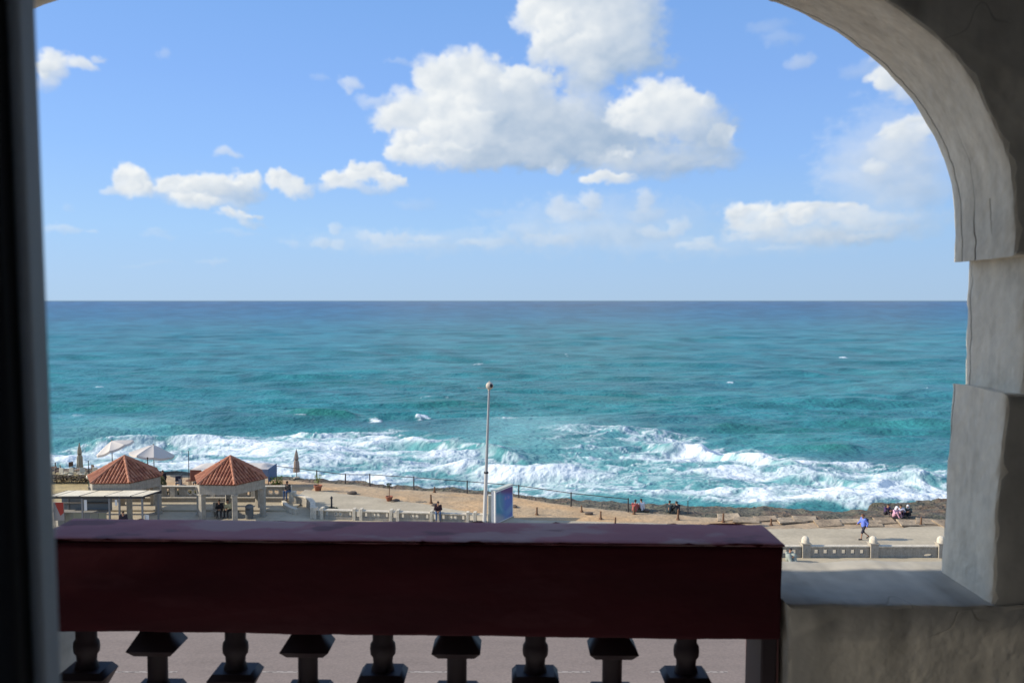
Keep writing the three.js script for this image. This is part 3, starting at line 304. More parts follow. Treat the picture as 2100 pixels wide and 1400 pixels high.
{
  const sx = []; for (let i = 0; i <= 34; i++) sx.push(-7 + 6.2 * (i / 35) ** 0.45); for (let i = 0; i <= 1300; i++) sx.push(-0.79 + 1.58 * i / 1300); for (let i = 34; i >= 0; i--) sx.push(7 - 6.2 * (i / 35) ** 0.45);
  sx.sort((a, b) => a - b);
  const rows = []; for (let a = Math.atan(19 / 58); a > 0.00062; a -= 0.00064) rows.push(19 / Math.tan(a)); rows.push(40000);
  const nx = sx.length, P = new Float32Array(nx * rows.length * 3), C = new Float32Array(nx * rows.length * 3), UV = new Float32Array(nx * rows.length * 2), I = [];
  let o = 0; rows.forEach((d, j) => { for (let i = 0; i < nx; i++, o++) { const x = d * sx[i], z = -d, [y, c] = seaPoint(x, z, d); P[o * 3] = x; P[o * 3 + 1] = y; P[o * 3 + 2] = z; C.set(c, o * 3); UV[o * 2] = x; UV[o * 2 + 1] = z; if (j && i) I.push(o - nx - 1, o - nx, o, o - nx - 1, o, o - 1); } });
  const g = new THREE.BufferGeometry(); g.setAttribute('position', new THREE.BufferAttribute(P, 3)); g.setAttribute('color', new THREE.BufferAttribute(C, 3)); g.setAttribute('uv', new THREE.BufferAttribute(UV, 2)); g.setIndex(new THREE.BufferAttribute(new Uint32Array(I), 1)); g.computeVertexNormals();
  M.sea = new THREE.MeshPhysicalMaterial({ vertexColors: true, roughness: 0.3, ior: 1.33, specularIntensity: 0.34, bumpMap: grayTex(512, 512, [26, 15], (u, v) => { const a = fbm(u * 14, v * 14, 5, 14, 14), b = fbm(u * 40 + 3, v * 34, 4, 40, 34); return a * 0.65 + b * 0.35; }), bumpScale: 0.55 });
  struct('sea', g, M.sea);
}
// ---------------------------------------------------------------- leaves
function leaves(n, seed, f, size) { const r = rng(seed), P = [], Nn = []; for (let i = 0; i < n; i++) { const [x, y, z] = f(r), s = size * (0.6 + r() * 0.8), a = r() * 6.28, t = (r() - 0.4) * 1.6, u = new THREE.Vector3(Math.cos(a) * Math.cos(t), Math.sin(t), Math.sin(a) * Math.cos(t)), w = new THREE.Vector3(-Math.sin(a), (r() - 0.5) * 0.8, Math.cos(a)).normalize(), c = new THREE.Vector3(x, y, z), p = (k, l) => c.clone().addScaledVector(u, k * s).addScaledVector(w, l * s); const q = [p(-1, 0), p(0, -0.45), p(1, 0), p(0, 0.45)]; for (const k of [0, 1, 2, 0, 2, 3]) { P.push(q[k].x, q[k].y, q[k].z); } const nn = u.clone().cross(w); for (let k = 0; k < 6; k++) Nn.push(nn.x, nn.y, nn.z); } const g = new THREE.BufferGeometry(); g.setAttribute('position', new THREE.Float32BufferAttribute(P, 3)); g.setAttribute('normal', new THREE.Float32BufferAttribute(Nn, 3)); g.setAttribute('uv', new THREE.Float32BufferAttribute(new Float32Array(P.length / 3 * 2), 2)); return g; }
const leafM = (c) => new THREE.MeshStandardMaterial({ color: col(...c), roughness: 0.7, side: THREE.DoubleSide });
M.leafLight = leafM([0.16, 0.22, 0.04]); M.leafDark = leafM([0.045, 0.075, 0.025]); M.leafOlive = leafM([0.13, 0.12, 0.03]); M.leafBrown = leafM([0.09, 0.06, 0.03]);
M.terracotta = std([0.30, 0.11, 0.06], { roughness: 0.9 }); M.iron = std([0.035, 0.033, 0.035], { roughness: 0.6 }); M.wood = std([0.16, 0.085, 0.045]); M.white = std([0.74, 0.72, 0.67]); M.cream = std([0.62, 0.56, 0.42]);
M.stone = new THREE.MeshStandardMaterial({ map: plasterMap, bumpMap: plasterBump, bumpScale: 0.012, roughness: 0.92, color: col(1.25, 1.2, 1.13) });
M.stoneGrey = new THREE.MeshStandardMaterial({ map: plasterMap, bumpMap: plasterBump, bumpScale: 0.012, roughness: 0.92, color: col(0.72, 0.70, 0.68) });

// ---------------------------------------------------------------- hexagonal kiosks with tiled roofs
const TILE_M = [[0.35, 0.125, 0.06], [0.39, 0.15, 0.078], [0.30, 0.10, 0.052], [0.43, 0.18, 0.10]].map((c) => std(c, { roughness: 0.8 }));
const tileGeo = (() => { const L = 0.47, n = 8, P = [], I = [], T = 0.014; for (let j = 0; j < 2; j++) for (const o of [0, T]) for (let i = 0; i <= n; i++) { const a = Math.PI * i / n, r = (j ? 0.076 : 0.092) - o; P.push(Math.cos(a) * r, Math.sin(a) * r * 1.25, j * L); } const k = n + 1, q = (a, b, c, d) => I.push(a, b, c, a, c, d); for (let i = 0; i < n; i++) { q(i, 2 * k + i, 2 * k + i + 1, i + 1); q(k + i, k + i + 1, 3 * k + i + 1, 3 * k + i); q(i, i + 1, k + i + 1, k + i); q(2 * k + i, 3 * k + i, 3 * k + i + 1, 2 * k + i + 1); } const g = new THREE.BufferGeometry(); g.setAttribute('position', new THREE.Float32BufferAttribute(P, 3)); g.setIndex(I); const c = g.toNonIndexed(); c.computeVertexNormals(); c.setAttribute('uv', new THREE.Float32BufferAttribute(new Float32Array(c.attributes.position.count * 2), 2)); return c; })();
function kiosk(label, pos, ry, apex, bright) {
  const k = thing('hexagonal_kiosk', label, 'kiosk', pos, ry, 'tiled kiosks on the promenade'), RC = 2.42, RE = 2.66, EA = 2.86, r = rng(bright);
  const V = (R, i, y) => new THREE.Vector3(R * Math.cos(Math.PI / 3 * i), y, R * Math.sin(Math.PI / 3 * i));
  for (let i = 0; i < 6; i++) { const p = V(RC, i, 0), c = bx(0.36, 2.12, 0.36, 0, 1.06, 0, 0.03); const ca = bx(0.46, 0.12, 0.46, 0, 2.1, 0, 0.02), ba = bx(0.46, 0.16, 0.46, 0, 0.08, 0, 0.02), m = mesh('column', boxUV(merge([c, ca, ba])), M.stoneGrey, k); m.position.copy(p); m.rotation.y = -Math.PI / 3 * i; }
  const wallR = (R0, R1, y0, y1) => { const s = new THREE.Shape(), h = new THREE.Path(); for (let i = 0; i < 6; i++) { const a = V(R1, i, 0), b = V(R0, i, 0); i ? s.lineTo(a.x, -a.z) : s.moveTo(a.x, -a.z); i ? h.lineTo(b.x, -b.z) : h.moveTo(b.x, -b.z); } s.holes.push(h); const g = new THREE.ExtrudeGeometry(s, { depth: y1 - y0, bevelEnabled: false }); g.rotateX(-Math.PI / 2); g.translate(0, y0, 0); return g; };
  mesh('beam_ring', boxUV(wallR(RC - 0.2, RC + 0.2, 2.15, 2.82)), M.stoneGrey, k, 'deep plain fascia under the roof');
  const roofG = new THREE.CylinderGeometry(0.02, RE, apex - EA, 6, 1); roofG.rotateY(Math.PI / 6 + Math.PI / 3); roofG.translate(0, (apex + EA) / 2, 0);
  const roof = mesh('roof', merge([roofG]), std([0.17, 0.05, 0.028]), k);
  for (let f = 0; f < 6; f++) {
    const A = V(RE, f, EA), B = V(RE, f + 1, EA), T = new THREE.Vector3(0, apex, 0), mid = A.clone().add(B).multiplyScalar(0.5), U = B.clone().sub(A).normalize(), S = T.clone().sub(mid), SL = S.length(); S.normalize(); const N = S.clone().cross(U).normalize(); if (N.y < 0) N.negate();
    const W = RE, basis = new THREE.Matrix4().makeBasis(S.clone().cross(N).negate(), N, S), qn = new THREE.Quaternion().setFromRotationMatrix(new THREE.Matrix4().makeBasis(N.clone().cross(S), N, S));
    for (let c = 0; c < 11; c++) { const u = (c - 5) * 0.245; for (let j = 0; j < 7; j++) { const v = -0.06 + j * 0.41; if (Math.abs(u) > (1 - (v + 0.12) / SL) * W / 2 - 0.02) break; const m = mesh('roof_tile', tileGeo, TILE_M[Math.floor(r() * 4)], roof); m.position.copy(mid).addScaledVector(U, u).addScaledVector(S, v).addScaledVector(N, 0.015 + r() * 0.006); m.quaternion.copy(qn); } }
    const H = T.clone().sub(A), HL = H.length(); H.normalize(); const up = new THREE.Vector3(0, 1, 0).addScaledVector(H, -H.y).normalize(), qh = new THREE.Quaternion().setFromRotationMatrix(new THREE.Matrix4().makeBasis(up.clone().cross(H), up, H));
    for (let j = 0; j < 7; j++) { const m = mesh('ridge_tile', tileGeo, TILE_M[(j + f) % 4 === 2 ? 3 : 1], roof); m.position.copy(A).addScaledVector(H, -0.04 + j * (HL - 0.35) / 6).addScaledVector(up, 0.05); m.quaternion.copy(qh); m.scale.set(1.25, 1.15, 1.0); }
  }
  mesh('finial', ball(0.13, 0, apex + 0.06, 0, 1, 0.9, 1), TILE_M[1], roof);
  return k;
}
kiosk('right-hand hexagonal kiosk with a red tiled roof and open pillared sides', [-20.95, 0, -57.75], -0.08, 4.4, 21);
kiosk('left-hand hexagonal kiosk with a red tiled roof behind the flat canopy', [-29.05, 0, -58.2], 0.04, 4.32, 33);
// things inside the right kiosk
{ const b = thing('stone_bench', 'grey stone block bench inside the right kiosk', 'bench', [-21.5, 0, -57.6]); mesh('seat', boxUV(bx(1.7, 0.1, 0.5, 0, 0.44, 0, 0.02)), M.stoneGrey, b); mesh('back', boxUV(bx(1.7, 0.5, 0.12, 0, 0.72, -0.27, 0.02)), M.stoneGrey, b); for (const s of [-0.7, 0.7]) mesh('leg', boxUV(bx(0.2, 0.39, 0.4, s, 0.195, 0, 0.02)), M.stoneGrey, b); }
{ const b = thing('rounded_bin', 'dark round-topped bin beside the bench in the right kiosk', 'bin', [-19.35, 0, -57.0]); mesh('body', merge([new THREE.LatheGeometry([[0.0, 0], [0.26, 0], [0.29, 0.06], [0.29, 0.78], [0.26, 0.86]].map((p) => new THREE.Vector2(...p)), 20)]), std([0.11, 0.115, 0.11]), b); mesh('lid', new THREE.LatheGeometry([[0.3, 0.84], [0.3, 0.9], [0.24, 1.0], [0.12, 1.06], [0, 1.08]].map((p) => new THREE.Vector2(...p)), 20), std([0.16, 0.165, 0.16]), b); mesh('slot', bx(0.26, 0.08, 0.02, 0, 0.74, 0.29, 0.005), M.iron, b); }

// ---------------------------------------------------------------- canopy stall in front of the left kiosk
{
  const c = thing('flat_canopy', 'flat stall canopy of pale square panels on thin posts at the left', 'canopy', [-32.6, 0, -55.0]);
  const X0 = 0.1, W = 6.75, ZF = 0.85, ZB = -0.75, y = 2.36, sk = 0.5;
  const xs = [0, 0.55, 2.05, 3.65, 5.3, 6.15].map((x) => x / 6.15 * W), pm = [std([0.70, 0.65, 0.53], { map: sandMap, color: col(1.2, 1.08, 0.82) }), std([0.7, 0.66, 0.55], { map: sandMap, color: col(1.3, 1.18, 0.92) })];
  for (let i = 0; i < 5; i++) { const s = new THREE.Shape([[xs[i] + 0.05, -ZF], [xs[i + 1] - 0.05, -ZF], [xs[i + 1] - 0.05 + sk, -ZB], [xs[i] + 0.05 + sk, -ZB]].map((p) => new THREE.Vector2(...p))), g = new THREE.ExtrudeGeometry(s, { depth: 0.03, bevelEnabled: true, bevelSize: 0.006, bevelThickness: 0.006, bevelSegments: 1 }); g.rotateX(-Math.PI / 2); g.translate(X0, y + (i % 2) * 0.01, 0); mesh('roof_panel', boxUV(g), pm[i % 2], c); }
  for (const x of xs) mesh('rafter', rod([X0 + x, y + 0.0, ZF], [X0 + x + sk, y + 0.0, ZB], 0.055), M.iron, c);
  mesh('front_beam', bx(W + 0.1, 0.12, 0.08, X0 + W / 2, y - 0.1, ZF - 0.06, 0.01), M.iron, c); mesh('back_beam', bx(W + 0.1, 0.12, 0.08, X0 + W / 2 + sk, y - 0.1, ZB + 0.06, 0.01), M.iron, c);
  M.greyPaint = std([0.22, 0.215, 0.205]);
  for (const x of [0.15, 2.4, 4.3, 5.0, W - 0.15]) mesh('post', bx(0.11, y - 0.15, 0.11, X0 + x, (y - 0.15) / 2, ZF - 0.06, 0.01), M.greyPaint, c); for (const x of [0.6, W + 0.3]) mesh('post', bx(0.11, y - 0.15, 0.11, X0 + x, (y - 0.15) / 2, ZB + 0.06, 0.01), M.greyPaint, c);
  const bt = thing('stall_counter', 'grey boarded stall counter with shelves under the flat canopy', 'stall counter', [-30.6, 0, -55.35]);
  for (let i = 0; i < 6; i++) mesh('board', bx(0.56, 0.92, 0.04, -1.45 + i * 0.58, 0.5, 0.3, 0.008), std([0.20 + (i % 3) * 0.03, 0.20 + (i % 3) * 0.03, 0.185]), bt); mesh('counter_top', bx(3.6, 0.06, 0.8, 0, 1.0, 0, 0.01), std([0.25, 0.24, 0.22]), bt); mesh('back_panel', bx(3.6, 1.25, 0.05, 0, 1.6, -0.36, 0.008), std([0.17, 0.19, 0.2]), bt); mesh('shelf', bx(3.5, 0.04, 0.3, 0, 1.55, -0.2, 0.006), std([0.12, 0.11, 0.1]), bt);
  const rb = thing('red_banner', 'red pointed banner on a grey board at the left end of the stall', 'banner', [-31.95, 0, -54.55]); mesh('board', bx(0.75, 1.3, 0.04, 0, 1.2, 0, 0.008), std([0.30, 0.27, 0.25]), rb); const sh = new THREE.Shape([[-0.28, 1.84], [0.34, 1.84], [0.34, 1.1], [0.12, 0.9]].map((p) => new THREE.Vector2(...p))); const bg = new THREE.ExtrudeGeometry(sh, { depth: 0.012, bevelEnabled: false }); bg.translate(0, 0, 0.024); mesh('cloth', bg, std([0.36, 0.045, 0.03]), rb); mesh('leg', merge([rod([-0.3, 0, 0], [-0.3, 0.6, 0], 0.025), rod([0.3, 0, 0], [0.3, 0.6, 0], 0.025)]), M.greyPaint, rb);
  const hang = (n, label, x, y0, y1, w) => { const o = thing(n, label, 'notice board', [x, 0, -54.25]); mesh('panel', bx(w, y1 - y0, 0.03, 0, (y0 + y1) / 2, 0, 0.006), M.white, o); mesh('hanger', merge([rod([-w * 0.3, y1, 0], [-w * 0.3, 2.24, 0], 0.008), rod([w * 0.3, y1, 0], [w * 0.3, 2.24, 0], 0.008)]), M.iron, o); };
  hang('notice_board', 'long narrow white notice hanging from the canopy over the counter', -29.9, 1.35, 2.1, 0.2); hang('notice_board', 'short white notice hanging from the canopy over the white bench', -27.75, 1.7, 2.12, 0.17);
  const wb = thing('white_bench', 'low white bench under the right part of the canopy', 'bench', [-27.55, 0, -54.2]); mesh('seat', bx(0.95, 0.16, 0.34, 0, 0.42, 0, 0.03), M.white, wb); for (const s of [-0.36, 0.36]) mesh('leg', bx(0.08, 0.35, 0.3, s, 0.175, 0, 0.01), M.white, wb);
  const wc = thing('plastic_chair', 'white plastic chair beside the right end of the canopy', 'chair', [-25.75, 0, -54.1], -0.5); mesh('seat', bx(0.46, 0.05, 0.44, 0, 0.43, 0, 0.02), M.white, wc); mesh('backrest', bx(0.46, 0.55, 0.05, 0, 0.76, -0.21, 0.02), M.white, wc); for (const [a, b] of [[-1, -1], [1, -1], [-1, 1], [1, 1]]) mesh('leg', rod([a * 0.19, 0.42, b * 0.18], [a * 0.22, 0, b * 0.21], 0.022), M.white, wc); for (const s of [-1, 1]) mesh('armrest', bx(0.05, 0.03, 0.42, s * 0.23, 0.66, 0, 0.01), M.white, wc);
  const wt = thing('low_table', 'low white table with a curved front at the foot of the left kiosk', 'table', [-25.55, 0, -53.2]); mesh('tabletop', cyl(0.42, 0.42, 0.05, 0, 0.42, 0, 24), M.white, wt); for (let i = 0; i < 3; i++) mesh('leg', rod([0.12 * Math.cos(i * 2.1), 0.42, 0.12 * Math.sin(i * 2.1)], [0.33 * Math.cos(i * 2.1), 0, 0.33 * Math.sin(i * 2.1)], 0.025), M.white, wt);
}

// ---------------------------------------------------------------- walls of the promenade
function ringPanel(w, h) { const o = []; const s = new THREE.Shape([[0, 0], [w, 0], [w, h], [0, h]].map((p) => new THREE.Vector2(...p))); for (const k of [-0.62, 0.62]) { const p = new THREE.Path(); p.absarc(w / 2 + k * h * 0.5, h * 0.5, h * 0.24, 0, Math.PI * 2, true); s.holes.push(p); } for (const k of [0.2, w - 0.2]) { const p = new THREE.Path(); p.moveTo(k - 0.09, h * 0.15); p.lineTo(k - 0.09, h * 0.85); p.lineTo(k + 0.09, h * 0.85); p.lineTo(k + 0.09, h * 0.15); s.holes.push(p); } return new THREE.ExtrudeGeometry(s, { depth: 0.12, bevelEnabled: false, curveSegments: 14 }); }
{ // ornamental wall behind the kiosks
  const w = thing('ornamental_wall', 'ornamental garden wall with ring-pattern panels and pale coping behind the kiosks', 'wall', [-33.5, 0, -61.5]), L = 16.0, n = 5;
  mesh('plinth', boxUV(bx(L, 0.42, 0.5, L / 2, 0.21, 0, 0.02)), M.stoneGrey, w); mesh('ledge', boxUV(bx(L, 0.08, 0.62, L / 2, 0.465, 0.02, 0.02)), M.stone, w, 'pale ledge along the foot of the panels'); mesh('coping', boxUV(bx(L, 0.1, 0.34, L / 2, 1.32, 0, 0.025)), M.stone, w, 'pale coping along the top');
  for (let i = 0; i < n; i++) { const x0 = i * L / n; mesh('post', boxUV(bx(0.36, 0.76, 0.3, x0 + 0.18, 0.885, 0, 0.02)), M.stone, w); const g = ringPanel(L / n - 0.42, 0.755); g.translate(x0 + 0.39, 0.51, -0.06); mesh('panel', boxUV(g), M.stoneGrey, w); for (const k of [-1, 1]) { const t = new THREE.TorusGeometry(0.21, 0.045, 8, 24); t.translate(x0 + 0.39 + (L / n - 0.42) / 2 + k * 0.235, 0.888, 0.06); mesh('ring', t, M.stone, w); } }
  mesh('post', boxUV(bx(0.36, 0.76, 0.3, L - 0.18, 0.885, 0, 0.02)), M.stone, w);
}
function pathWall(pts, h, th, mat, y0 = 0) { const c = new THREE.CatmullRomCurve3(pts.map(([x, z]) => new THREE.Vector3(x, 0, z))), n = 40, P = [], I = []; for (let i = 0; i <= n; i++) { const p = c.getPoint(i / n), t = c.getTangent(i / n), nx = -t.z * th / 2, nz = t.x * th / 2; P.push(p.x - nx, y0, p.z - nz, p.x - nx, y0 + h, p.z - nz, p.x + nx, y0 + h, p.z + nz, p.x + nx, y0, p.z + nz); if (i) for (let k = 0; k < 3; k++) { const a = (i - 1) * 4 + k; I.push(a, a + 1, a + 5, a, a + 5, a + 4); } } I.push(0, 3, 2, 0, 2, 1); const m = n * 4; I.push(m, m + 1, m + 2, m, m + 2, m + 3); const g = new THREE.BufferGeometry(); g.setAttribute('position', new THREE.Float32BufferAttribute(P, 3)); g.setIndex(I); const o = boxUV(g.toNonIndexed()); o.computeVertexNormals(); return o; }
{
  const w = thing('curved_wall', 'curved grey ramp wall with a white end pier where the man sits', 'wall', [0, 0, 0]), pts = [[-17.3, -61.2], [-16.2, -60.6], [-15.3, -59.2], [-14.75, -57.3]];
  mesh('wall_body', pathWall(pts, 0.66, 0.26, M.stoneGrey), M.stoneGrey, w); mesh('coping', pathWall(pts, 0.09, 0.38, M.stone, 0.662), M.stone, w); mesh('end_pier', boxUV(bx(0.5, 0.98, 0.5, -17.35, 0.49, -61.25, 0.03)), M.stone, w); mesh('end_pier', boxUV(bx(0.34, 0.86, 0.34, -14.7, 0.43, -57.1, 0.03)), M.stone, w);
  const k = thing('low_kerb_wall', 'low cream kerb wall curving beside the ramp below the seated man', 'kerb wall', [0, 0, 0]); mesh('kerb_body', pathWall([[-18.0, -61.0], [-17.6, -60], [-17.0, -59], [-16.2, -58.2]], 0.4, 0.3, M.stone), M.stone, k);
}
function postGeo(h, w) { return boxUV(merge([bx(w, h, w, 0, h / 2, 0, 0.025), bx(w + 0.1, 0.07, w + 0.1, 0, h, 0, 0.02)])); }
{
  const w = thing('plaza_wall', 'white-topped plaza wall with paired posts and ring panels beside the sloping sand', 'wall', [-14.45, 0, -57.0], -0.11), L = 12.75;
  w.rotation.y = -Math.atan2(1.4, 12.6);
  mesh('coping', boxUV(bx(L, 0.1, 0.4, L / 2, 0.68, 0, 0.025)), M.stone, w); mesh('wall_body', boxUV(bx(L, 0.2, 0.24, L / 2, 0.1, 0, 0.01)), M.stoneGrey, w);
  const xs = [0.25, 3.2, 5.95, 8.95, 11.6]; xs.forEach((x, i) => { for (const s of [-0.26, 0.26]) mesh('post', boxUV(bx(0.22, 0.86, 0.44, x + s, 0.43, 0, 0.02)), M.stone, w); if (i < 4) { const a = x + 0.4, b = xs[i + 1] - 0.4, g = ringPanel(b - a, 0.43); g.translate(a, 0.2, -0.06); mesh('panel', boxUV(g), M.stoneGrey, w); for (const k of [-0.16, 0.16]) { const t = new THREE.TorusGeometry(0.13, 0.035, 8, 20); t.translate((a + b) / 2 + k, 0.43, 0.07); mesh('ring', t, M.stone, w); } } });
}
{
  const w = thing('roadside_wall', 'low grey roadside wall with dome-capped posts and square openings in front of the walker', 'wall', [14.12, 0, -48.3]), P = 4.24;
  const dome = new THREE.LatheGeometry([[0.25, 0], [0.26, 0.03], [0.235, 0.07], [0.235, 0.17], [0.205, 0.28], [0.14, 0.36], [0.06, 0.405], [0, 0.415]].map((p) => new THREE.Vector2(...p)), 24);
  for (let i = 0; i < 6; i++) { const m = mesh('post', boxUV(merge([bx(0.5, 0.9, 0.5, 0, 0.45, 0, 0.03), bx(0.6, 0.06, 0.6, 0, 0.9, 0, 0.02)])), M.stoneGrey, w); m.position.x = i * P; mesh('post_cap', dome, M.stone, m).position.y = 0.93; }
  for (let i = 0; i < 5; i++) {
    const a = i * P + 0.27, len = P - 0.54, h = 0.64, s = new THREE.Shape([[0, 0], [len, 0], [len, h], [0, h]].map((p) => new THREE.Vector2(...p)));
    if (i === 0 || i === 1) for (let k = 0; k < 6; k++) { const x = len * (k + 0.75) / 6.5 - 0.02, p = new THREE.Path(); p.moveTo(x - 0.13, 0.2); p.lineTo(x - 0.13, 0.48); p.lineTo(x + 0.13, 0.48); p.lineTo(x + 0.13, 0.2); s.holes.push(p); }
    if (i === 2) { const p = new THREE.Path(); p.absellipse(len - 0.55, 0.12, 0.27, 0.1, 0, Math.PI * 2, true); s.holes.push(p); }
    const g = new THREE.ExtrudeGeometry(s, { depth: 0.18, bevelEnabled: false, curveSegments: 12 }); g.translate(a, 0.02, -0.09); mesh('panel', boxUV(g), M.stoneGrey, w, i === 1 ? 'panel with six square openings' : i === 2 ? 'solid panel with a dark drain hole' : undefined);
    mesh('coping', boxUV(bx(len, 0.09, 0.34, a + len / 2, 0.70, 0, 0.025)), M.stone, w);
  }
}

// ---------------------------------------------------------------- lamp post, cabinet, advertising box
{
  const l = thing('lamp_post', 'tall slender white pole with a round floodlight head beside the advertising box', 'lamp post', [-1.98, 0, -55.4]); l.rotation.z = -0.036;
  M.pole = std([0.38, 0.385, 0.38], { roughness: 0.45, metalness: 0.3 });
  mesh('lower_pole', cyl(0.145, 0.125, 3.75, 0, 0, 0, 20), std([0.5, 0.49, 0.46], { roughness: 0.5 }), l); mesh('base_plate', merge([cyl(0.3, 0.3, 0.05), cyl(0.2, 0.165, 0.3)]), M.pole, l); mesh('joint_ring', merge([cyl(0.17, 0.17, 0.12, 0, 3.72)]), M.iron, l); mesh('upper_pole', cyl(0.11, 0.07, 6.05, 0, 3.8, 0, 20), M.pole, l);
  const h = mesh('lamp_head', merge([ball(0.27, 0.03, 10.0, 0, 1, 1, 1), cyl(0.1, 0.06, 0.2, 0, 9.68), cyl(0.03, 0.02, 0.14, 0, 10.24)]), std([0.48, 0.42, 0.34], { roughness: 0.7 }), l); const d = new THREE.SphereGeometry(0.14, 16, 10); d.scale(1, 1, 0.5); d.translate(0.13, 10.02, 0.2); mesh('lens', d, std([0.02, 0.02, 0.022], { roughness: 0.2 }), h);
  mesh('arm', rod([0, 9.8, 0], [-0.85, 9.82, 0], 0.018), M.pole, l);
  const c = thing('utility_cabinet', 'slim pale cabinet between the lamp post and the advertising box', 'cabinet', [-1.55, 0, -55.75]); mesh('body', bx(0.34, 2.05, 0.3, 0, 1.06, 0, 0.02), std([0.52, 0.52, 0.45]), c); mesh('door', bx(0.28, 1.85, 0.02, 0, 1.06, 0.152, 0.006), std([0.47, 0.48, 0.42]), c); mesh('plinth', boxUV(bx(0.4, 0.08, 0.36, 0, 0.05, 0, 0.01)), M.stoneGrey, c);
}
{
  const b = thing('advertising_box', 'upright advertising box with a blue poster facing right and white frame', 'advertising sign', [-0.72, 0, -56.35]); b.rotation.y = Math.atan2(2.25, 1.35); // length runs away from the road
  const W = 2.45, H = 2.42, T = 0.36;
  mesh('case', bx(W, H, T, 0, H / 2 + 0.02, 0, 0.03), M.white, b); mesh('plinth', boxUV(bx(W + 0.1, 0.1, T + 0.14, 0, 0.05, 0, 0.02)), M.stoneGrey, b); mesh('top_cover', bx(W + 0.06, 0.06, T + 0.06, 0, H + 0.05, 0, 0.02), std([0.5, 0.53, 0.46]), b);
  const art = colorTex(512, 512, 1, (u, v) => { const s = fbm(u * 3, v * 3, 5); let c = mix3([0.045, 0.23, 0.34], [0.045, 0.14, 0.44], ss(0.2, 0.7, u)); c = mix3(c, [0.10, 0.045, 0.17], ss(0.72, 0.95, v + (u - 0.6) * 0.25)); const arc = Math.abs(Math.hypot(u - 0.75, v - 0.75) - 0.55); c = mix3(c, [0.12, 0.32, 0.46], ss(0.1, 0.0, arc) * 0.6 * s * 1.6); c = mix3(c, [0.25, 0.20, 0.42], ss(0.62, 0.66, v) * ss(0.76, 0.72, v) * ss(0.4, 0.45, u) * ss(0.86, 0.8, u) * 0.7 * ss(0.4, 0.6, n2(u * 22, v * 9))); c = mix3(c, [0.42, 0.38, 0.40], ss(0.42, 0.16, v + u * 0.35) * 0.75); c = mix3(c, [0.10, 0.27, 0.48], ss(0.2, 0.05, Math.abs(v - 0.22 + (0.8 - u) * 0.4)) * ss(0.4, 0.7, u) * 0.8); return c; });
  const face = new THREE.PlaneGeometry(W - 0.16, H - 0.2); face.translate(0, H / 2 + 0.03, T / 2 + 0.004); mesh('poster', face, new THREE.MeshStandardMaterial({ map: art, roughness: 0.35 }), b, 'blue abstract poster with a purple top');
  mesh('frame', merge([bx(0.06, H - 0.1, 0.03, -W / 2 + 0.05, H / 2 + 0.03, T / 2 + 0.006, 0.008), bx(0.06, H - 0.1, 0.03, W / 2 - 0.05, H / 2 + 0.03, T / 2 + 0.006, 0.008), bx(W - 0.2, 0.06, 0.03, 0, H - 0.04, T / 2 + 0.006, 0.008), bx(W - 0.2, 0.06, 0.03, 0, 0.1, T / 2 + 0.006, 0.008)]), M.white, b);
}

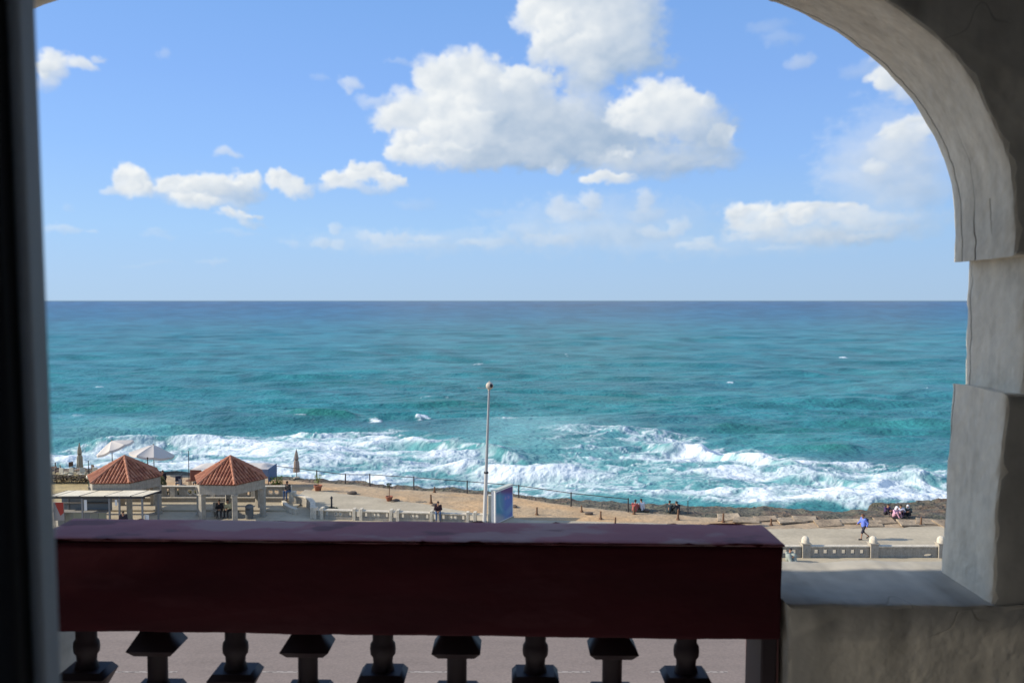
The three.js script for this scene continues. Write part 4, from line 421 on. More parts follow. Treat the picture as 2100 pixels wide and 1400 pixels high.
// ---------------------------------------------------------------- fence at the edge, bollards, pots
{
  const pts = [[-21.5, 1.25, -69.9], [-17.4, 0.95, -69.1], [-14.7, 0.78, -68.4], [-12.4, 0.95, -67.6], [-8.4, 1.0, -66.3], [-3.75, 1.0, -64.8], [0.55, 1.0, -63.3], [4.62, 1.05, -60.6], [8.85, 1.0, -58.95]];
  const f = thing('seaside_fence', 'thin dark post-and-rail fence along the sand edge above the surf', 'fence');
  pts.forEach((p, i) => { mesh('post', cyl(0.06, 0.05, p[1] + 0.15, p[0], -0.12, p[2], 10), M.iron, f); if (i) { const a = pts[i - 1]; mesh('rail', rod([a[0], a[1] - 0.05, a[2]], [p[0], p[1] - 0.05, p[2]], 0.032), M.iron, f); } });
  const bollG = merge([cyl(0.10, 0.075, 0.6, 0, -0.1), ball(0.085, 0, 0.5, 0, 1, 0.7, 1)]);
  [[-6.44, -61.6, 1.05, 'tallest of the brown wooden pegs in the sand left of the lamp post'], [-6.52, -65.1, 0.7, 'short brown peg near the fence left of the lamp post'], [1.87, -58.2, 0.85, 'brown wooden peg in the sand just right of the advertising box'], [5.32, -59.0, 0.75, 'brown peg beside a dark stone on the sand'], [6.54, -57.0, 0.9, 'brown peg on the lower sand nearest the railing centre'], [7.42, -55.6, 0.8, 'brown peg at the path edge half hidden by the red railing'], [9.21, -58.4, 0.85, 'brown peg just below the pair in red and white'], [12.22, -56.9, 1.15, 'stout reddish peg below the two dark seated people'], [15.38, -56.3, 0.95, 'reddish peg near the start of the stone slabs'], [18.58, -55.4, 0.75, 'small dark peg by the path between the stone slabs and walker'], [29.31, -55.4, 0.9, 'dark peg at the far right below the rock outcrop']].forEach(([x, z, s, label]) => { const b = thing('wooden_peg', label, 'post', [x, 0, z], 0, 'pegs standing in the sand'); b.rotation.z = (n2(x * 3, z) - 0.5) * 0.14; const m = mesh('shaft', bollG, M.wood, b); m.scale.set(0.75 + (s - 0.8) * 0.4, s * 1.12, 0.75); mesh('foot_collar', cyl(0.14, 0.12, 0.1, 0, -0.06), M.wood, b); });
  const tp = thing('thin_pole', 'thin dark pole at the waterline right of the two dark seated people', 'pole', [13.25, -0.2, -58.3]); mesh('shaft', cyl(0.035, 0.03, 1.15), M.iron, tp); mesh('cap', ball(0.045, 0, 1.16, 0), M.iron, tp);
  const st = [[-13.3, -64.6, 0.26, 'dark flat stone on the sand right of the terracotta pot'], [-6.08, -60.7, 0.2, 'dark round stone at the foot of the tallest peg'], [0.19, -60.4, 0.2, 'dark stone on the sand just above the advertising box'], [5.8, -58.3, 0.2, 'dark flat stone right of a peg on the middle sand'], [-9.35, -62.0, 0.26, 'dark stones beside the potted sapling'], [10.3, -59.2, 0.2, 'dark stone between the two seated pairs']];
  st.forEach(([x, z, s, label], i) => { const g = new THREE.IcosahedronGeometry(s, 3), p = g.attributes.position; for (let k = 0; k < p.count; k++) { const v = new THREE.Vector3().fromBufferAttribute(p, k), q = 0.75 + fbm3(v.x * 4 + i * 9, v.y * 4, v.z * 4, 3) * 0.6; p.setXYZ(k, v.x * q * 1.6, v.y * q * 0.6, v.z * q); } g.computeVertexNormals(); const o = mesh('beach_stone', g, std([0.10, 0.075, 0.055]), null); o.position.set(x, 0.02, z); o.rotation.y = i; tag(o, label, 'stone', 'dark stones on the sand'); });
}
function pot(name, label, x, z, s, fm, n, spread, hgt, stem) { const o = thing(name, label, 'potted plant', [x, -0.04, z]); const p = mesh('pot', new THREE.LatheGeometry([[0, 0.02], [0.2, 0.0], [0.28, 0.34], [0.32, 0.36], [0.32, 0.44], [0.28, 0.44], [0.26, 0.38], [0, 0.38]].map(([a, b]) => new THREE.Vector2(a * s, b * s)), 22), M.terracotta, o); mesh('stem', merge([rod([0, 0.35 * s, 0], [0.03, stem, 0.02], 0.03), rod([0.02, stem * 0.7, 0], [0.18 * spread, stem + 0.15, 0.1], 0.018), rod([0, stem * 0.75, 0], [-0.2 * spread, stem + 0.1, -0.05], 0.018)]), M.wood, o); mesh('foliage', leaves(n, Math.floor(x * -31), (r) => { const a = r() * 6.28, q = Math.sqrt(r()) * spread; return [Math.cos(a) * q, stem + (r() - 0.35) * hgt, Math.sin(a) * q]; }, 0.085), fm, o); return o; }
pot('potted_plant', 'terracotta pot with a pale leggy plant by the fence at the plaza corner', -16.4, -65.5, 1.15, M.leafLight, 110, 0.3, 0.75, 0.9);
pot('potted_plant', 'small pot with a thin sapling and dark tuft on the sand edge', -9.85, -62.1, 0.95, M.leafDark, 90, 0.2, 0.32, 1.25);
pot('potted_plant', 'bright yellow-green potted plant behind the wall left of the seated man', -20.1, -66.2, 1.1, M.leafLight, 420, 0.55, 0.7, 0.6);
{ const b = thing('iron_bollard', 'dark iron bollard with a clump of weeds at its foot on the plaza', 'bollard', [-13.85, 0, -59.4]); mesh('shaft', new THREE.LatheGeometry([[0.13, 0], [0.13, 0.1], [0.07, 0.2], [0.065, 0.85], [0.1, 0.9], [0.09, 0.98], [0.05, 1.05], [0, 1.07]].map((p) => new THREE.Vector2(...p)), 16), M.iron, b); mesh('weeds', leaves(160, 4, (r) => { const a = r() * 6.28, q = Math.sqrt(r()) * 0.5; return [Math.cos(a) * q, 0.03 + r() * 0.24 * (1 - q), Math.sin(a) * q * 0.7]; }, 0.08), M.leafDark, b); }

// ---------------------------------------------------------------- cafe terrace at the left
M.canvas = std([0.58, 0.53, 0.47], { side: THREE.DoubleSide, roughness: 0.95 }); M.canvasOld = std([0.42, 0.38, 0.28], { side: THREE.DoubleSide, roughness: 0.95 });
function closedParasol(label, x, z, h, mat, seed) { const o = thing('closed_parasol', label, 'parasol', [x, 0, z], 0, 'furled parasols'), P = [], I = [], n = 40, R = 26; for (let j = 0; j <= R; j++) { const t = j / R, y = lerp(0.55, h - 0.08, t), env = t < 0.5 ? lerp(0.30, 0.24, t * 2) : lerp(0.24, 0.035, ((t - 0.5) * 2) ** 1.5); const tie = 1 - 0.35 * Math.exp(-(((t - 0.55) / 0.05) ** 2)); for (let i = 0; i <= n; i++) { const a = i / n * Math.PI * 2, fold = 0.72 + 0.28 * Math.cos(a * 8 + seed + t * 1.2), r = env * tie * fold * (0.9 + 0.25 * n2(i * 0.5 + seed, j * 0.3)); P.push(Math.cos(a) * r, y, Math.sin(a) * r); } } for (let j = 0; j < R; j++) for (let i = 0; i < n; i++) { const a = j * (n + 1) + i; I.push(a, a + n + 1, a + 1, a + 1, a + n + 1, a + n + 2); } const g = new THREE.BufferGeometry(); g.setAttribute('position', new THREE.Float32BufferAttribute(P, 3)); g.setIndex(I); g.computeVertexNormals(); mesh('folded_canvas', g, mat, o); mesh('pole', cyl(0.03, 0.03, h, 0, 0, 0), M.wood, o); mesh('base', cyl(0.3, 0.26, 0.1, 0, 0, 0, 20), M.stoneGrey, o); mesh('tie_strap', (() => { const t = new THREE.TorusGeometry(0.17, 0.025, 8, 20); t.rotateX(Math.PI / 2); t.translate(0, lerp(0.55, h, 0.55), 0); return t; })(), M.wood, o); return o; }
closedParasol('furled olive parasol at the far left of the cafe terrace', -40.1, -72, 2.9, M.canvasOld, 1);
closedParasol('furled beige parasol standing alone by the fence right of the kiosks', -19.5, -70.2, 2.65, std([0.52, 0.42, 0.33], { side: THREE.DoubleSide }), 4);
function openParasol(label, x, z, top, R, drop, tilt, turn) { const o = thing('open_parasol', label, 'parasol', [x, 0, z], 0, 'open parasols above the surf'), P = [], I = [], n = 8, RR = 10, seg = 6; for (let j = 0; j <= RR; j++) for (let i = 0; i <= n * seg; i++) { const t = j / RR, k = i / seg, f = k - Math.floor(k), a0 = Math.floor(k) / n * 6.28318, a1 = (Math.floor(k) + 1) / n * 6.28318, r = R * t, sag = -0.10 * t * 4 * f * (1 - f); P.push(lerp(Math.cos(a0), Math.cos(a1), f) * r, -drop * t ** 1.15 + sag, lerp(Math.sin(a0), Math.sin(a1), f) * r); } const q = n * seg + 1; for (let j = 0; j < RR; j++) for (let i = 0; i < q - 1; i++) { const a = j * q + i; I.push(a, a + 1, a + q, a + 1, a + q + 1, a + q); } for (let i = 0; i <= n * seg; i++) { const b = (RR * q + i) * 3; P.push(P[b] * 1.01, P[b + 1] - 0.2, P[b + 2] * 1.01); } for (let i = 0; i < q - 1; i++) { const a = RR * q + i; I.push(a, a + 1, a + q, a + 1, a + q + 1, a + q); } const g = new THREE.BufferGeometry(); g.setAttribute('position', new THREE.Float32BufferAttribute(P, 3)); g.setIndex(I); const ng = g.toNonIndexed(); ng.computeVertexNormals(); const head = new THREE.Group(); head.position.set(0, top, 0); head.rotation.set(0, turn, tilt); head.updateMatrix(); ng.applyMatrix4(head.matrix); mesh('canopy', toCreasedNormals(ng, 0.35), M.canvas, o); const ribs = []; for (let i = 0; i < n; i++) { const a = i / n * 6.28318; ribs.push(rod([0, -0.03, 0], [Math.cos(a) * R, -drop - 0.03, Math.sin(a) * R], 0.012, 5)); } const rg = merge(ribs); rg.applyMatrix4(head.matrix); mesh('ribs', rg, M.wood, o); mesh('pole', cyl(0.04, 0.035, top - 0.05), M.wood, o); mesh('base', cyl(0.34, 0.3, 0.1, 0, 0, 0, 20), M.stoneGrey, o); mesh('finial', ball(0.05, 0, top + 0.03, 0), M.wood, o); return o; }
openParasol('wind-tilted off-white open parasol left of the left kiosk roof', -37.6, -73, 2.9, 1.75, 0.7, 0.38, 0.2);
openParasol('larger off-white open parasol behind the left kiosk roof', -33.5, -72.6, 2.6, 1.95, 0.85, -0.16, 0.5);
function pole(name, label, x, z, h, r) { const o = thing(name, label, 'pole', [x, 0, z]); mesh('shaft', cyl(r, r * 0.8, h), M.iron, o); mesh('cap', ball(r * 1.3, 0, h, 0), M.iron, o); }
pole('thin_pole', 'thin dark pole in front of the larger open parasol', -30.05, -64, 3.1, 0.05); pole('thin_pole', 'tall thin grey pole between the two kiosk roofs', -27.5, -66, 3.25, 0.035); pole('thin_pole', 'slanting thin pole beside the furled olive parasol', -36.3, -66.5, 2.3, 0.04);
{ const l = thing('globe_lamp', 'short green garden lamp with a white globe at the edge of the lawn', 'garden lamp', [-33.95, 0, -62.2]); mesh('post', merge([cyl(0.07, 0.05, 1.75), cyl(0.12, 0.1, 0.15)]), std([0.06, 0.085, 0.05]), l); mesh('globe', ball(0.2, 0, 1.93, 0), std([0.72, 0.70, 0.58], { roughness: 0.3 }), l); mesh('collar', cyl(0.1, 0.12, 0.07, 0, 1.7), M.iron, l); }
{ // chairs and tables
  const seatM = [std([0.10, 0.06, 0.04]), std([0.60, 0.55, 0.42]), std([0.035, 0.045, 0.07])];
  const mk = (label, group, m) => { const c = thing('cafe_chair', label, 'chair', [0, 0, 0], 0, group); mesh('seat', bx(0.46, 0.07, 0.46, 0, 0.45, 0, 0.02), m, c); mesh('backrest', bx(0.46, 0.46, 0.06, 0, 0.78, -0.22, 0.025), m, c); for (const [a, b] of [[-1, -1], [1, -1], [-1, 1], [1, 1]]) mesh('leg', rod([a * 0.2, 0.44, b * 0.2], [a * 0.21, 0, b * 0.22], 0.022), M.iron, c); for (const s of [-1, 1]) mesh('armrest', bx(0.04, 0.03, 0.42, s * 0.23, 0.66, -0.02, 0.01), m, c); return c; };
  const groups = [['dark brown armchair of the cafe at the far left terrace', 'brown cafe chairs at the far left', seatM[0], [[-43.2, -71.6, 0.5], [-42.3, -72.3, 2], [-41.6, -71, -1], [-41.0, -72.4, 1.2], [-38.6, -71.0, -0.6], [-42.9, -70.6, 2.6]]], ['cream cushioned cafe chair near the furled olive parasol', 'cream cafe chairs by the olive parasol', seatM[1], [[-40.5, -70.0, 2.9], [-39.7, -69.6, 3.3], [-38.7, -69.8, 2.8], [-37.7, -69.9, 3.2]]], ['dark blue cafe chair between the two kiosks behind the ornamental wall', 'dark blue chairs between the kiosks', seatM[2], [[-28.6, -66.4, 0.4], [-27.9, -65.6, 2.6], [-27.1, -66.6, -0.7], [-26.3, -65.8, 2.2], [-27.6, -67.4, 1.4], [-26.0, -67.0, 0.3], [-28.9, -67.3, -1.2]]]];
  for (const [label, group, m, spots] of groups) { const c = mk(label, group, m); spots.forEach(([x, z, a], i) => { const o = i ? copy(c) : c; o.position.set(x, 0, z); o.rotation.y = a; }); }
  const tb = (label, x, z) => { const t = thing('round_table', label, 'table', [x, 0, z]); mesh('tabletop', cyl(0.42, 0.42, 0.04, 0, 0.72, 0, 24), M.wood, t); mesh('pedestal', merge([cyl(0.035, 0.035, 0.7), cyl(0.24, 0.2, 0.04, 0, 0, 0, 20)]), M.iron, t); };
  tb('round brown cafe table among the brown chairs at the far left', -42.3, -71.3); tb('round cafe table between the cream chairs and the olive parasol', -39.2, -70.6); tb('round cafe table among the dark blue chairs between the kiosks', -27.4, -66.1);
  const hedge = (label, x, z, w, d, h, m, n, s) => { const o = thing('low_hedge', label, 'hedge', [x, 0, z]); mesh('foliage', leaves(n, s, (r) => [(r() - 0.5) * w, 0.05 + h * r() * (0.75 + 0.35 * n2(r() * 9, s)), (r() - 0.5) * d], 0.1), m, o); mesh('stems', merge([0, 1, 2, 3, 4].map((i) => rod([(i / 4 - 0.5) * w * 0.9, 0, 0], [(i / 4 - 0.5) * w * 0.9 + 0.1, h * 0.8, 0.05], 0.03, 5))), M.wood, o); };
  hedge('low dark brown hedge along the back of the lawn at the far left', -39.0, -68.6, 6.0, 0.9, 0.62, M.leafBrown, 1800, 3); hedge('dry brown ground plant at the foot of the globe lamp', -33.4, -61.95, 2.0, 0.4, 0.4, M.leafBrown, 500, 5); hedge('low green hedge under the dark blue chairs behind the ornamental wall', -27.0, -63.6, 4.2, 0.6, 0.45, M.leafOlive, 1100, 8);
  const sh = thing('round_shrub', 'round olive-green shrub behind the ornamental wall beside the left kiosk', 'shrub', [-28.75, 0, -62.9]); mesh('foliage', leaves(1500, 17, (r) => { const a = r() * 6.28, b = Math.acos(2 * r() - 1), q = 0.68 * Math.cbrt(r() * 0.7 + 0.3) * (0.8 + 0.4 * n2(a * 2, b * 3)); return [Math.cos(a) * Math.sin(b) * q, 1.15 + Math.cos(b) * q * 1.05, Math.sin(a) * Math.sin(b) * q]; }, 0.09), M.leafOlive, sh); mesh('trunk', cyl(0.08, 0.05, 1.0), M.wood, sh);
}
{ // awning behind the right kiosk
  const a = thing('canvas_awning', 'low white canvas awning with a blue side curtain behind the right kiosk', 'awning', [-24.0, 0, -67]); const W = 6.6;
  const P = [], I = [], nx = 24, nz = 6; for (let j = 0; j <= nz; j++) for (let i = 0; i <= nx; i++) { const u = i / nx, v = j / nz, k = Math.abs(u * 3 - Math.floor(u * 3) - 0.5); P.push((u - 0.5) * W, 1.72 + 0.32 * Math.sin(v * Math.PI) * ss(0, 0.12, u) * ss(1, 0.9, u) - 0.08 * (0.5 - k), (v - 0.5) * 2.4); } for (let j = 0; j < nz; j++) for (let i = 0; i < nx; i++) { const q = j * (nx + 1) + i; I.push(q, q + nx + 1, q + 1, q + 1, q + nx + 1, q + nx + 2); } const g = new THREE.BufferGeometry(); g.setAttribute('position', new THREE.Float32BufferAttribute(P, 3)); g.setIndex(I); g.computeVertexNormals(); mesh('canvas', g, M.canvas, a);
  mesh('side_curtain', bx(0.06, 1.15, 2.3, W / 2 + 0.02, 1.2, 0, 0.02), std([0.10, 0.16, 0.27]), a, 'blue curtain at the right end'); mesh('curtain', bx(0.75, 0.62, 0.05, W / 2 - 0.36, 1.45, 1.16, 0.02), std([0.16, 0.22, 0.32]), a, 'blue front curtain'); mesh('side_curtain', bx(0.06, 1.0, 2.3, -W / 2 - 0.02, 1.2, 0, 0.02), std([0.34, 0.10, 0.05]), a, 'orange-red curtain at the left end'); mesh('curtain', bx(0.9, 0.9, 0.05, -W / 2 + 0.42, 1.2, 1.16, 0.02), std([0.30, 0.10, 0.06]), a, 'orange-red front curtain');
  for (const [x, z] of [[-1, -1], [1, -1], [-1, 1], [1, 1]]) mesh('post', cyl(0.04, 0.04, 1.7, x * W / 2, 0, z * 1.1), M.wood, a);
}
// ---------------------------------------------------------------- people
// A figure is meshed from tapered limbs joined by a smooth minimum (surface nets on a grid).
function nets(f, lo, hi, cell) {
  const n = [0, 1, 2].map((k) => Math.ceil((hi[k] - lo[k]) / cell) + 2), [X, Y, Z] = n, V = new Float32Array(X * Y * Z), id = new Int32Array(X * Y * Z).fill(-1), at = (i, j, k) => (k * Y + j) * X + i;
  for (let k = 0; k < Z; k++) for (let j = 0; j < Y; j++) for (let i = 0; i < X; i++) V[at(i, j, k)] = f(lo[0] + (i - 0.5) * cell, lo[1] + (j - 0.5) * cell, lo[2] + (k - 0.5) * cell);
  const P = [], I = [], E = [[0, 1], [0, 2], [0, 4], [1, 3], [1, 5], [2, 3], [2, 6], [3, 7], [4, 5], [4, 6], [5, 7], [6, 7]];
  for (let k = 0; k < Z - 1; k++) for (let j = 0; j < Y - 1; j++) for (let i = 0; i < X - 1; i++) {
    const c = []; let m = 0; for (let q = 0; q < 8; q++) { c[q] = V[at(i + (q & 1), j + ((q >> 1) & 1), k + (q >> 2))]; if (c[q] < 0) m |= 1 << q; } if (m === 0 || m === 255) continue;
    let x = 0, y = 0, z = 0, s = 0; for (const [a, b] of E) if ((c[a] < 0) !== (c[b] < 0)) { const t = c[a] / (c[a] - c[b]); x += lerp(a & 1, b & 1, t); y += lerp((a >> 1) & 1, (b >> 1) & 1, t); z += lerp(a >> 2, b >> 2, t); s++; }
    id[at(i, j, k)] = P.length / 3; P.push(lo[0] + (i - 0.5 + x / s) * cell, lo[1] + (j - 0.5 + y / s) * cell, lo[2] + (k - 0.5 + z / s) * cell);
  }
  const quad = (a, b, c, d, fl) => { if (a < 0 || b < 0 || c < 0 || d < 0) return; if (fl) I.push(a, b, c, a, c, d); else I.push(a, c, b, a, d, c); };
  for (let k = 1; k < Z - 1; k++) for (let j = 1; j < Y - 1; j++) for (let i = 1; i < X - 1; i++) { const s = V[at(i, j, k)] < 0;
    if (s !== V[at(i + 1, j, k)] < 0) quad(id[at(i, j - 1, k - 1)], id[at(i, j, k - 1)], id[at(i, j, k)], id[at(i, j - 1, k)], s);
    if (s !== V[at(i, j + 1, k)] < 0) quad(id[at(i - 1, j, k - 1)], id[at(i - 1, j, k)], id[at(i, j, k)], id[at(i, j, k - 1)], s);
    if (s !== V[at(i, j, k + 1)] < 0) quad(id[at(i - 1, j - 1, k)], id[at(i, j - 1, k)], id[at(i, j, k)], id[at(i - 1, j, k)], s); }
  const g = new THREE.BufferGeometry(); g.setAttribute('position', new THREE.Float32BufferAttribute(P, 3)); g.setIndex(I); g.computeVertexNormals(); return g;
}
function capsDist(L, k) { return (x, y, z) => { let d = 1e9; for (const [a, b, r0, r1] of L) { const bx_ = b[0] - a[0], by = b[1] - a[1], bz = b[2] - a[2], px = x - a[0], py = y - a[1], pz = z - a[2], t = clamp((px * bx_ + py * by + pz * bz) / (bx_ * bx_ + by * by + bz * bz + 1e-9)), q = Math.hypot(px - bx_ * t, py - by * t, pz - bz * t) - lerp(r0, r1, t); const h = Math.max(k - Math.abs(d - q), 0) / k; d = Math.min(d, q) - h * h * k * 0.25; } return d; }; }
function bodyOf(L, cell, k = 0.04) { const lo = [9, 9, 9], hi = [-9, -9, -9]; for (const [a, b, r0, r1] of L) for (let i = 0; i < 3; i++) { const r = Math.max(r0, r1) + 0.03; lo[i] = Math.min(lo[i], a[i] - r, b[i] - r); hi[i] = Math.max(hi[i], a[i] + r, b[i] + r); } return nets(capsDist(L, k), lo, hi, cell); }
const POSES = {
  walk: { pelvis: [0, 0.93, 0], chest: [0, 1.27, 0.03], neck: [0, 1.45, 0.04], head: [0, 1.60, 0.07], hip: [[0.1, 0.9, 0], [-0.1, 0.9, 0]], knee: [[0.1, 0.5, 0.17], [-0.1, 0.49, -0.05]], ankle: [[0.1, 0.09, 0.22], [-0.1, 0.19, -0.42]], toe: [[0.1, 0.04, 0.40], [-0.1, 0.05, -0.31]], elbow: [[0.27, 1.14, -0.12], [-0.27, 1.14, 0.1]], wrist: [[0.26, 0.92, -0.06], [-0.22, 1.02, 0.31]], sh: [[0.19, 1.39, 0.03], [-0.19, 1.39, 0.03]] },
  stand: { pelvis: [0, 0.93, 0], chest: [0, 1.27, 0], neck: [0, 1.45, 0.01], head: [0, 1.60, 0.03], hip: [[0.1, 0.9, 0], [-0.1, 0.9, 0]], knee: [[0.11, 0.49, 0.02], [-0.11, 0.49, 0.02]], ankle: [[0.11, 0.08, 0], [-0.11, 0.08, 0]], toe: [[0.13, 0.04, 0.17], [-0.13, 0.04, 0.17]], elbow: [[0.26, 1.12, 0], [-0.26, 1.12, 0]], wrist: [[0.24, 0.88, 0.08], [-0.24, 0.88, 0.08]], sh: [[0.19, 1.39, 0], [-0.19, 1.39, 0]] },
};
const sitPose = (s, lean = 0.08, hang = 0.42) => ({ pelvis: [0, s + 0.1, 0], chest: [0, s + 0.44, lean], neck: [0, s + 0.61, lean + 0.05], head: [0, s + 0.76, lean + 0.1], hip: [[0.1, s + 0.09, 0.02], [-0.1, s + 0.09, 0.02]], knee: [[0.14, s + 0.08, 0.43], [-0.13, s + 0.07, 0.42]], ankle: [[0.14, s - hang + 0.08, 0.40], [-0.12, s - hang + 0.08, 0.44]], toe: [[0.16, s - hang + 0.04, 0.56], [-0.14, s - hang + 0.04, 0.60]], elbow: [[0.25, s + 0.30, lean + 0.06], [-0.25, s + 0.30, lean + 0.06]], wrist: [[0.10, s + 0.2, 0.34], [-0.09, s + 0.19, 0.33]], sh: [[0.19, s + 0.55, lean], [-0.19, s + 0.55, lean]] });
const groundPose = { pelvis: [0, 0.12, 0], chest: [0, 0.44, 0.1], neck: [0, 0.60, 0.15], head: [0, 0.74, 0.2], hip: [[0.11, 0.12, 0.02], [-0.11, 0.12, 0.02]], knee: [[0.17, 0.44, 0.34], [-0.17, 0.42, 0.34]], ankle: [[0.14, 0.09, 0.50], [-0.14, 0.09, 0.52]], toe: [[0.15, 0.04, 0.66], [-0.15, 0.04, 0.68]], elbow: [[0.27, 0.38, 0.24], [-0.27, 0.38, 0.24]], wrist: [[0.12, 0.40, 0.42], [-0.1, 0.38, 0.42]], sh: [[0.19, 0.54, 0.1], [-0.19, 0.54, 0.1]] };
const V3 = (a) => new THREE.Vector3(...a);
function person(label, pos, turn, P, o) {
  const g = thing('person', label, 'person', pos, turn), up = V3(P.head).sub(V3(P.neck)).normalize();
  const H = V3(P.head), skin = [[P.neck, P.head, 0.052, 0.05], [P.chest, P.neck, 0.11, 0.055], [P.pelvis, P.chest, 0.12, 0.125]], top = [], leg = [], shoe = [];
  for (let i = 0; i < 2; i++) { skin.push([P.sh[i], P.elbow[i], 0.047, 0.038], [P.elbow[i], P.wrist[i], 0.038, 0.026], [P.hip[i], P.knee[i], 0.08, 0.053], [P.knee[i], P.ankle[i], 0.052, 0.034], [P.ankle[i], P.toe[i], 0.034, 0.03]);
    const fe = V3(P.elbow[i]).lerp(V3(P.wrist[i]), o.sleeve ?? 0.92).toArray(); top.push([P.sh[i], P.elbow[i], 0.068, 0.056], [P.elbow[i], fe, 0.056, 0.042], [[P.pelvis[0] + (i ? -0.06 : 0.06), P.pelvis[1] - 0.02, P.pelvis[2]], [P.chest[0] + (i ? -0.075 : 0.075), P.chest[1], P.chest[2]], 0.125, 0.125], [P.chest, P.sh[i], 0.12, 0.075]);
    const sa = V3(P.knee[i]).lerp(V3(P.ankle[i]), o.leg ?? 0.95).toArray(); leg.push([P.pelvis, P.hip[i], 0.115, 0.1], [P.hip[i], P.knee[i], 0.098, 0.07], [P.knee[i], sa, 0.07, 0.052]); shoe.push([[P.ankle[i][0], P.ankle[i][1] - 0.03, P.ankle[i][2] - 0.02], P.toe[i], 0.05, 0.042]); }
  const parts = [bodyOf(skin, 0.018)];
  // head: skull, jaw, nose, ears on a finer grid
  const side = V3([1, 0, 0]), fw = side.clone().cross(up).normalize(), at = (x, y, z) => H.clone().addScaledVector(side, x).addScaledVector(up, y).addScaledVector(fw, z).toArray();
  parts.push(bodyOf([[at(0, 0.03, -0.025), at(0, 0.035, 0.02), 0.082, 0.08], [at(0, -0.02, 0.02), at(0, -0.075, 0.05), 0.066, 0.042], [at(0, 0.01, 0.085), at(0, -0.025, 0.103), 0.012, 0.017], [at(0.077, -0.01, -0.005), at(0.08, 0.02, -0.012), 0.014, 0.018], [at(-0.077, -0.01, -0.005), at(-0.08, 0.02, -0.012), 0.014, 0.018], [at(-0.02, -0.056, 0.08), at(0.02, -0.056, 0.08), 0.012, 0.012]], 0.008, 0.02));
  for (let i = 0; i < 2; i++) { // hands: palm, four fingers, thumb, slightly curled
    const w = V3(P.wrist[i]), d = w.clone().sub(V3(P.elbow[i])).normalize(), s = i ? 1 : -1, ac = new THREE.Vector3(0, 0, 1).cross(d); if (ac.length() < 0.2) ac.set(1, 0, 0).cross(d); ac.normalize(); const nn = d.clone().cross(ac).normalize(), q = (u, v, t) => w.clone().addScaledVector(d, u).addScaledVector(ac, v).addScaledVector(nn, t).toArray(), L = [[q(0, 0, 0), q(0.075, 0, 0), 0.024, 0.018]];
    for (let k = 0; k < 4; k++) { const v = (k - 1.5) * 0.0205, l = [0.066, 0.078, 0.072, 0.055][k]; L.push([q(0.06, v * 0.9, 0), q(0.085, v, 0), 0.013, 0.0095], [q(0.085, v, 0), q(0.085 + l * 0.55, v * 1.05, -0.012), 0.0095, 0.0088], [q(0.085 + l * 0.55, v * 1.05, -0.012), q(0.085 + l * 0.9, v * 1.05, -0.04), 0.0088, 0.0075]); }
    L.push([q(0.025, 0.018 * s, 0), q(0.05, 0.045 * s, -0.01), 0.013, 0.011], [q(0.05, 0.045 * s, -0.01), q(0.085, 0.052 * s, -0.025), 0.011, 0.009]); parts.push(bodyOf(L, 0.006, 0.008)); }
  mesh('body', mergeGeometries(parts.map((p) => p.toNonIndexed())), std(o.skin ?? [0.38, 0.20, 0.12], { roughness: 0.6 }), g);
  if (o.robe) { top.push([P.pelvis, [P.knee[0][0], P.knee[0][1] - 0.05, P.knee[0][2]], 0.15, 0.13], [P.pelvis, [P.knee[1][0], P.knee[1][1] - 0.05, P.knee[1][2]], 0.15, 0.13], [P.knee[0], P.ankle[0], 0.13, 0.12], [P.knee[1], P.ankle[1], 0.13, 0.12], [P.ankle[0], [P.ankle[0][0] - 0.1, 0.04, P.ankle[0][2] + 0.14], 0.12, 0.05]); mesh('robe', bodyOf(top, 0.02, 0.08), std(o.top, { roughness: 0.95 }), g); }
  else { mesh('jacket', bodyOf(top, 0.018, 0.05), std(o.top, { roughness: 0.9 }), g); mesh(o.leg && o.leg < 0.6 ? 'shorts' : 'trousers', bodyOf(leg, 0.018, 0.05), std(o.bottom, { roughness: 0.9 }), g); }
  mesh('shoes', mergeGeometries(shoe.map((s) => bodyOf([s], 0.014).toNonIndexed())), std(o.shoe ?? [0.03, 0.03, 0.03]), g);
  mesh(o.scarf ? 'headscarf' : 'hair', bodyOf(o.scarf ? [[at(0, 0.04, -0.03), at(0, 0.05, 0.0), 0.098, 0.094], [at(0, 0, -0.04), at(0, -0.12, -0.03), 0.09, 0.11]] : [[at(0, 0.045, -0.035), at(0, 0.055, 0.008), 0.09, 0.086], [at(0, 0.0, -0.05), at(0, -0.03, -0.05), 0.074, 0.058]], 0.011, 0.03), std(o.hair ?? [0.015, 0.011, 0.009], { roughness: 0.7 }), g);
  mesh('eyes', mergeGeometries([-1, 1].map((s) => { const e = new THREE.SphereGeometry(0.009, 8, 6); e.translate(...at(s * 0.03, 0.012, 0.085)); return e; })), std([0.03, 0.02, 0.02], { roughness: 0.2 }), g);
  return g;
}
const BLK = [0.018, 0.018, 0.022], JEAN = [0.055, 0.10, 0.19];
{ const w = person('walker in a blue jacket and dark shorts striding left along the path at the right', [23.62, 0.02, -51.9], -Math.PI / 2 + 0.15, POSES.walk, { top: [0.13, 0.20, 0.62], bottom: [0.03, 0.03, 0.045], leg: 0.12, skin: [0.33, 0.17, 0.10], shoe: [0.05, 0.05, 0.05], hair: [0.10, 0.04, 0.02] });
  const b = thing('backpack', 'dark blue backpack on the back of the walker', 'backpack', [23.62, 0.02, -51.9], -Math.PI / 2 + 0.15); mesh('bag', bx(0.3, 0.46, 0.17, 0, 1.2, -0.2, 0.06), std([0.02, 0.035, 0.09]), b); for (const s of [-1, 1]) mesh('strap', rod([s * 0.11, 1.4, -0.12], [s * 0.12, 1.12, -0.14], 0.02), std([0.02, 0.03, 0.07]), b); }
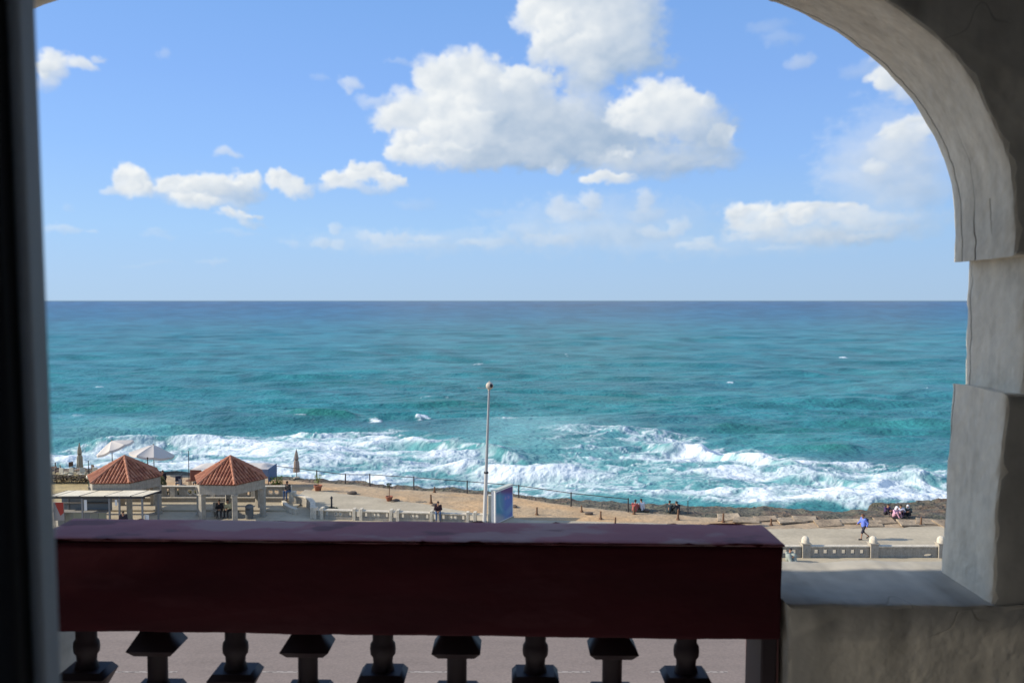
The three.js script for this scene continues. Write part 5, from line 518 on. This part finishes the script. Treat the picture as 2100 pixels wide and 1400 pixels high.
person('man in a black jacket and jeans sitting on the end pier of the curved wall', [-17.6, 0, -61.15], -0.55, sitPose(0.98, 0.1, 0.6), { top: BLK, bottom: JEAN, skin: [0.30, 0.16, 0.1] });
person('person in dark jacket and blue jeans on the plaza wall left of the lamp post', [-5.35, 0, -55.95], 0.1, sitPose(0.72, 0.12, 0.55), { top: [0.035, 0.014, 0.018], bottom: JEAN });
person('person in black hunched on the stone bench inside the right kiosk', [-21.7, 0, -57.45], 0.2, sitPose(0.48, 0.2), { top: BLK, bottom: BLK });
person('person in a pale yellow top on the bench inside the right kiosk', [-21.0, 0, -57.45], -0.25, sitPose(0.48, 0.1), { top: [0.55, 0.50, 0.30], bottom: [0.02, 0.02, 0.02] });
person('person in dark clothes sitting on the white bench under the flat canopy', [-27.2, 0, -54.15], 0.3, sitPose(0.5, 0.14), { top: [0.03, 0.02, 0.03], bottom: [0.02, 0.025, 0.06] });
person('person in black standing beside the round shrub between the kiosks', [-29.55, 0, -65.6], 0.2, POSES.stand, { top: BLK, bottom: BLK });
person('person in a red top sitting at the sand edge at the end of the fence', [9.35, -0.02, -59.05], Math.PI - 0.5, groundPose, { top: [0.36, 0.09, 0.08], bottom: [0.30, 0.12, 0.11] });
person('person in a white top sitting at the sand edge beside the one in red', [10.0, -0.02, -59.3], Math.PI + 0.4, groundPose, { top: [0.62, 0.62, 0.64], bottom: [0.07, 0.06, 0.05] });
person('slimmer left person of the dark-clothed pair sitting at the waterline', [11.9, 0.0, -58.7], Math.PI - 0.5, groundPose, { top: [0.03, 0.045, 0.05], bottom: [0.02, 0.025, 0.02] });
person('broader right person of the dark-clothed pair sitting at the waterline', [12.55, 0.0, -58.5], Math.PI + 0.4, groundPose, { top: [0.015, 0.02, 0.025], bottom: [0.02, 0.025, 0.02] });
person('person in dark purple sitting leftmost of the group on the rock outcrop', [28.0, 0.05, -57.9], 0.3, groundPose, { top: [0.06, 0.03, 0.10], bottom: BLK });
person('person in a pink top with a white headscarf in the group on the rocks', [28.35, 0.0, -57.35], 0.5, groundPose, { top: [0.60, 0.34, 0.44], bottom: [0.45, 0.25, 0.3], scarf: true, hair: [0.72, 0.66, 0.70] });
person('person in a white top sitting in the middle of the group on the rocks', [28.95, 0.05, -57.7], -0.3, groundPose, { top: [0.66, 0.64, 0.70], bottom: [0.06, 0.03, 0.07] });
person('person in dark green with a pale scarf rightmost in the group on the rocks', [29.55, 0.02, -57.7], -0.6, groundPose, { top: [0.02, 0.04, 0.045], bottom: BLK, scarf: true, hair: [0.6, 0.62, 0.64] });
person('person in a pale robe sitting on the pavement before the roadside wall', [17.05, 0.01, -47.55], 0.2, groundPose, { top: [0.27, 0.30, 0.26], bottom: [0.5, 0.5, 0.5], robe: true });
renderer.render(scene, camera);
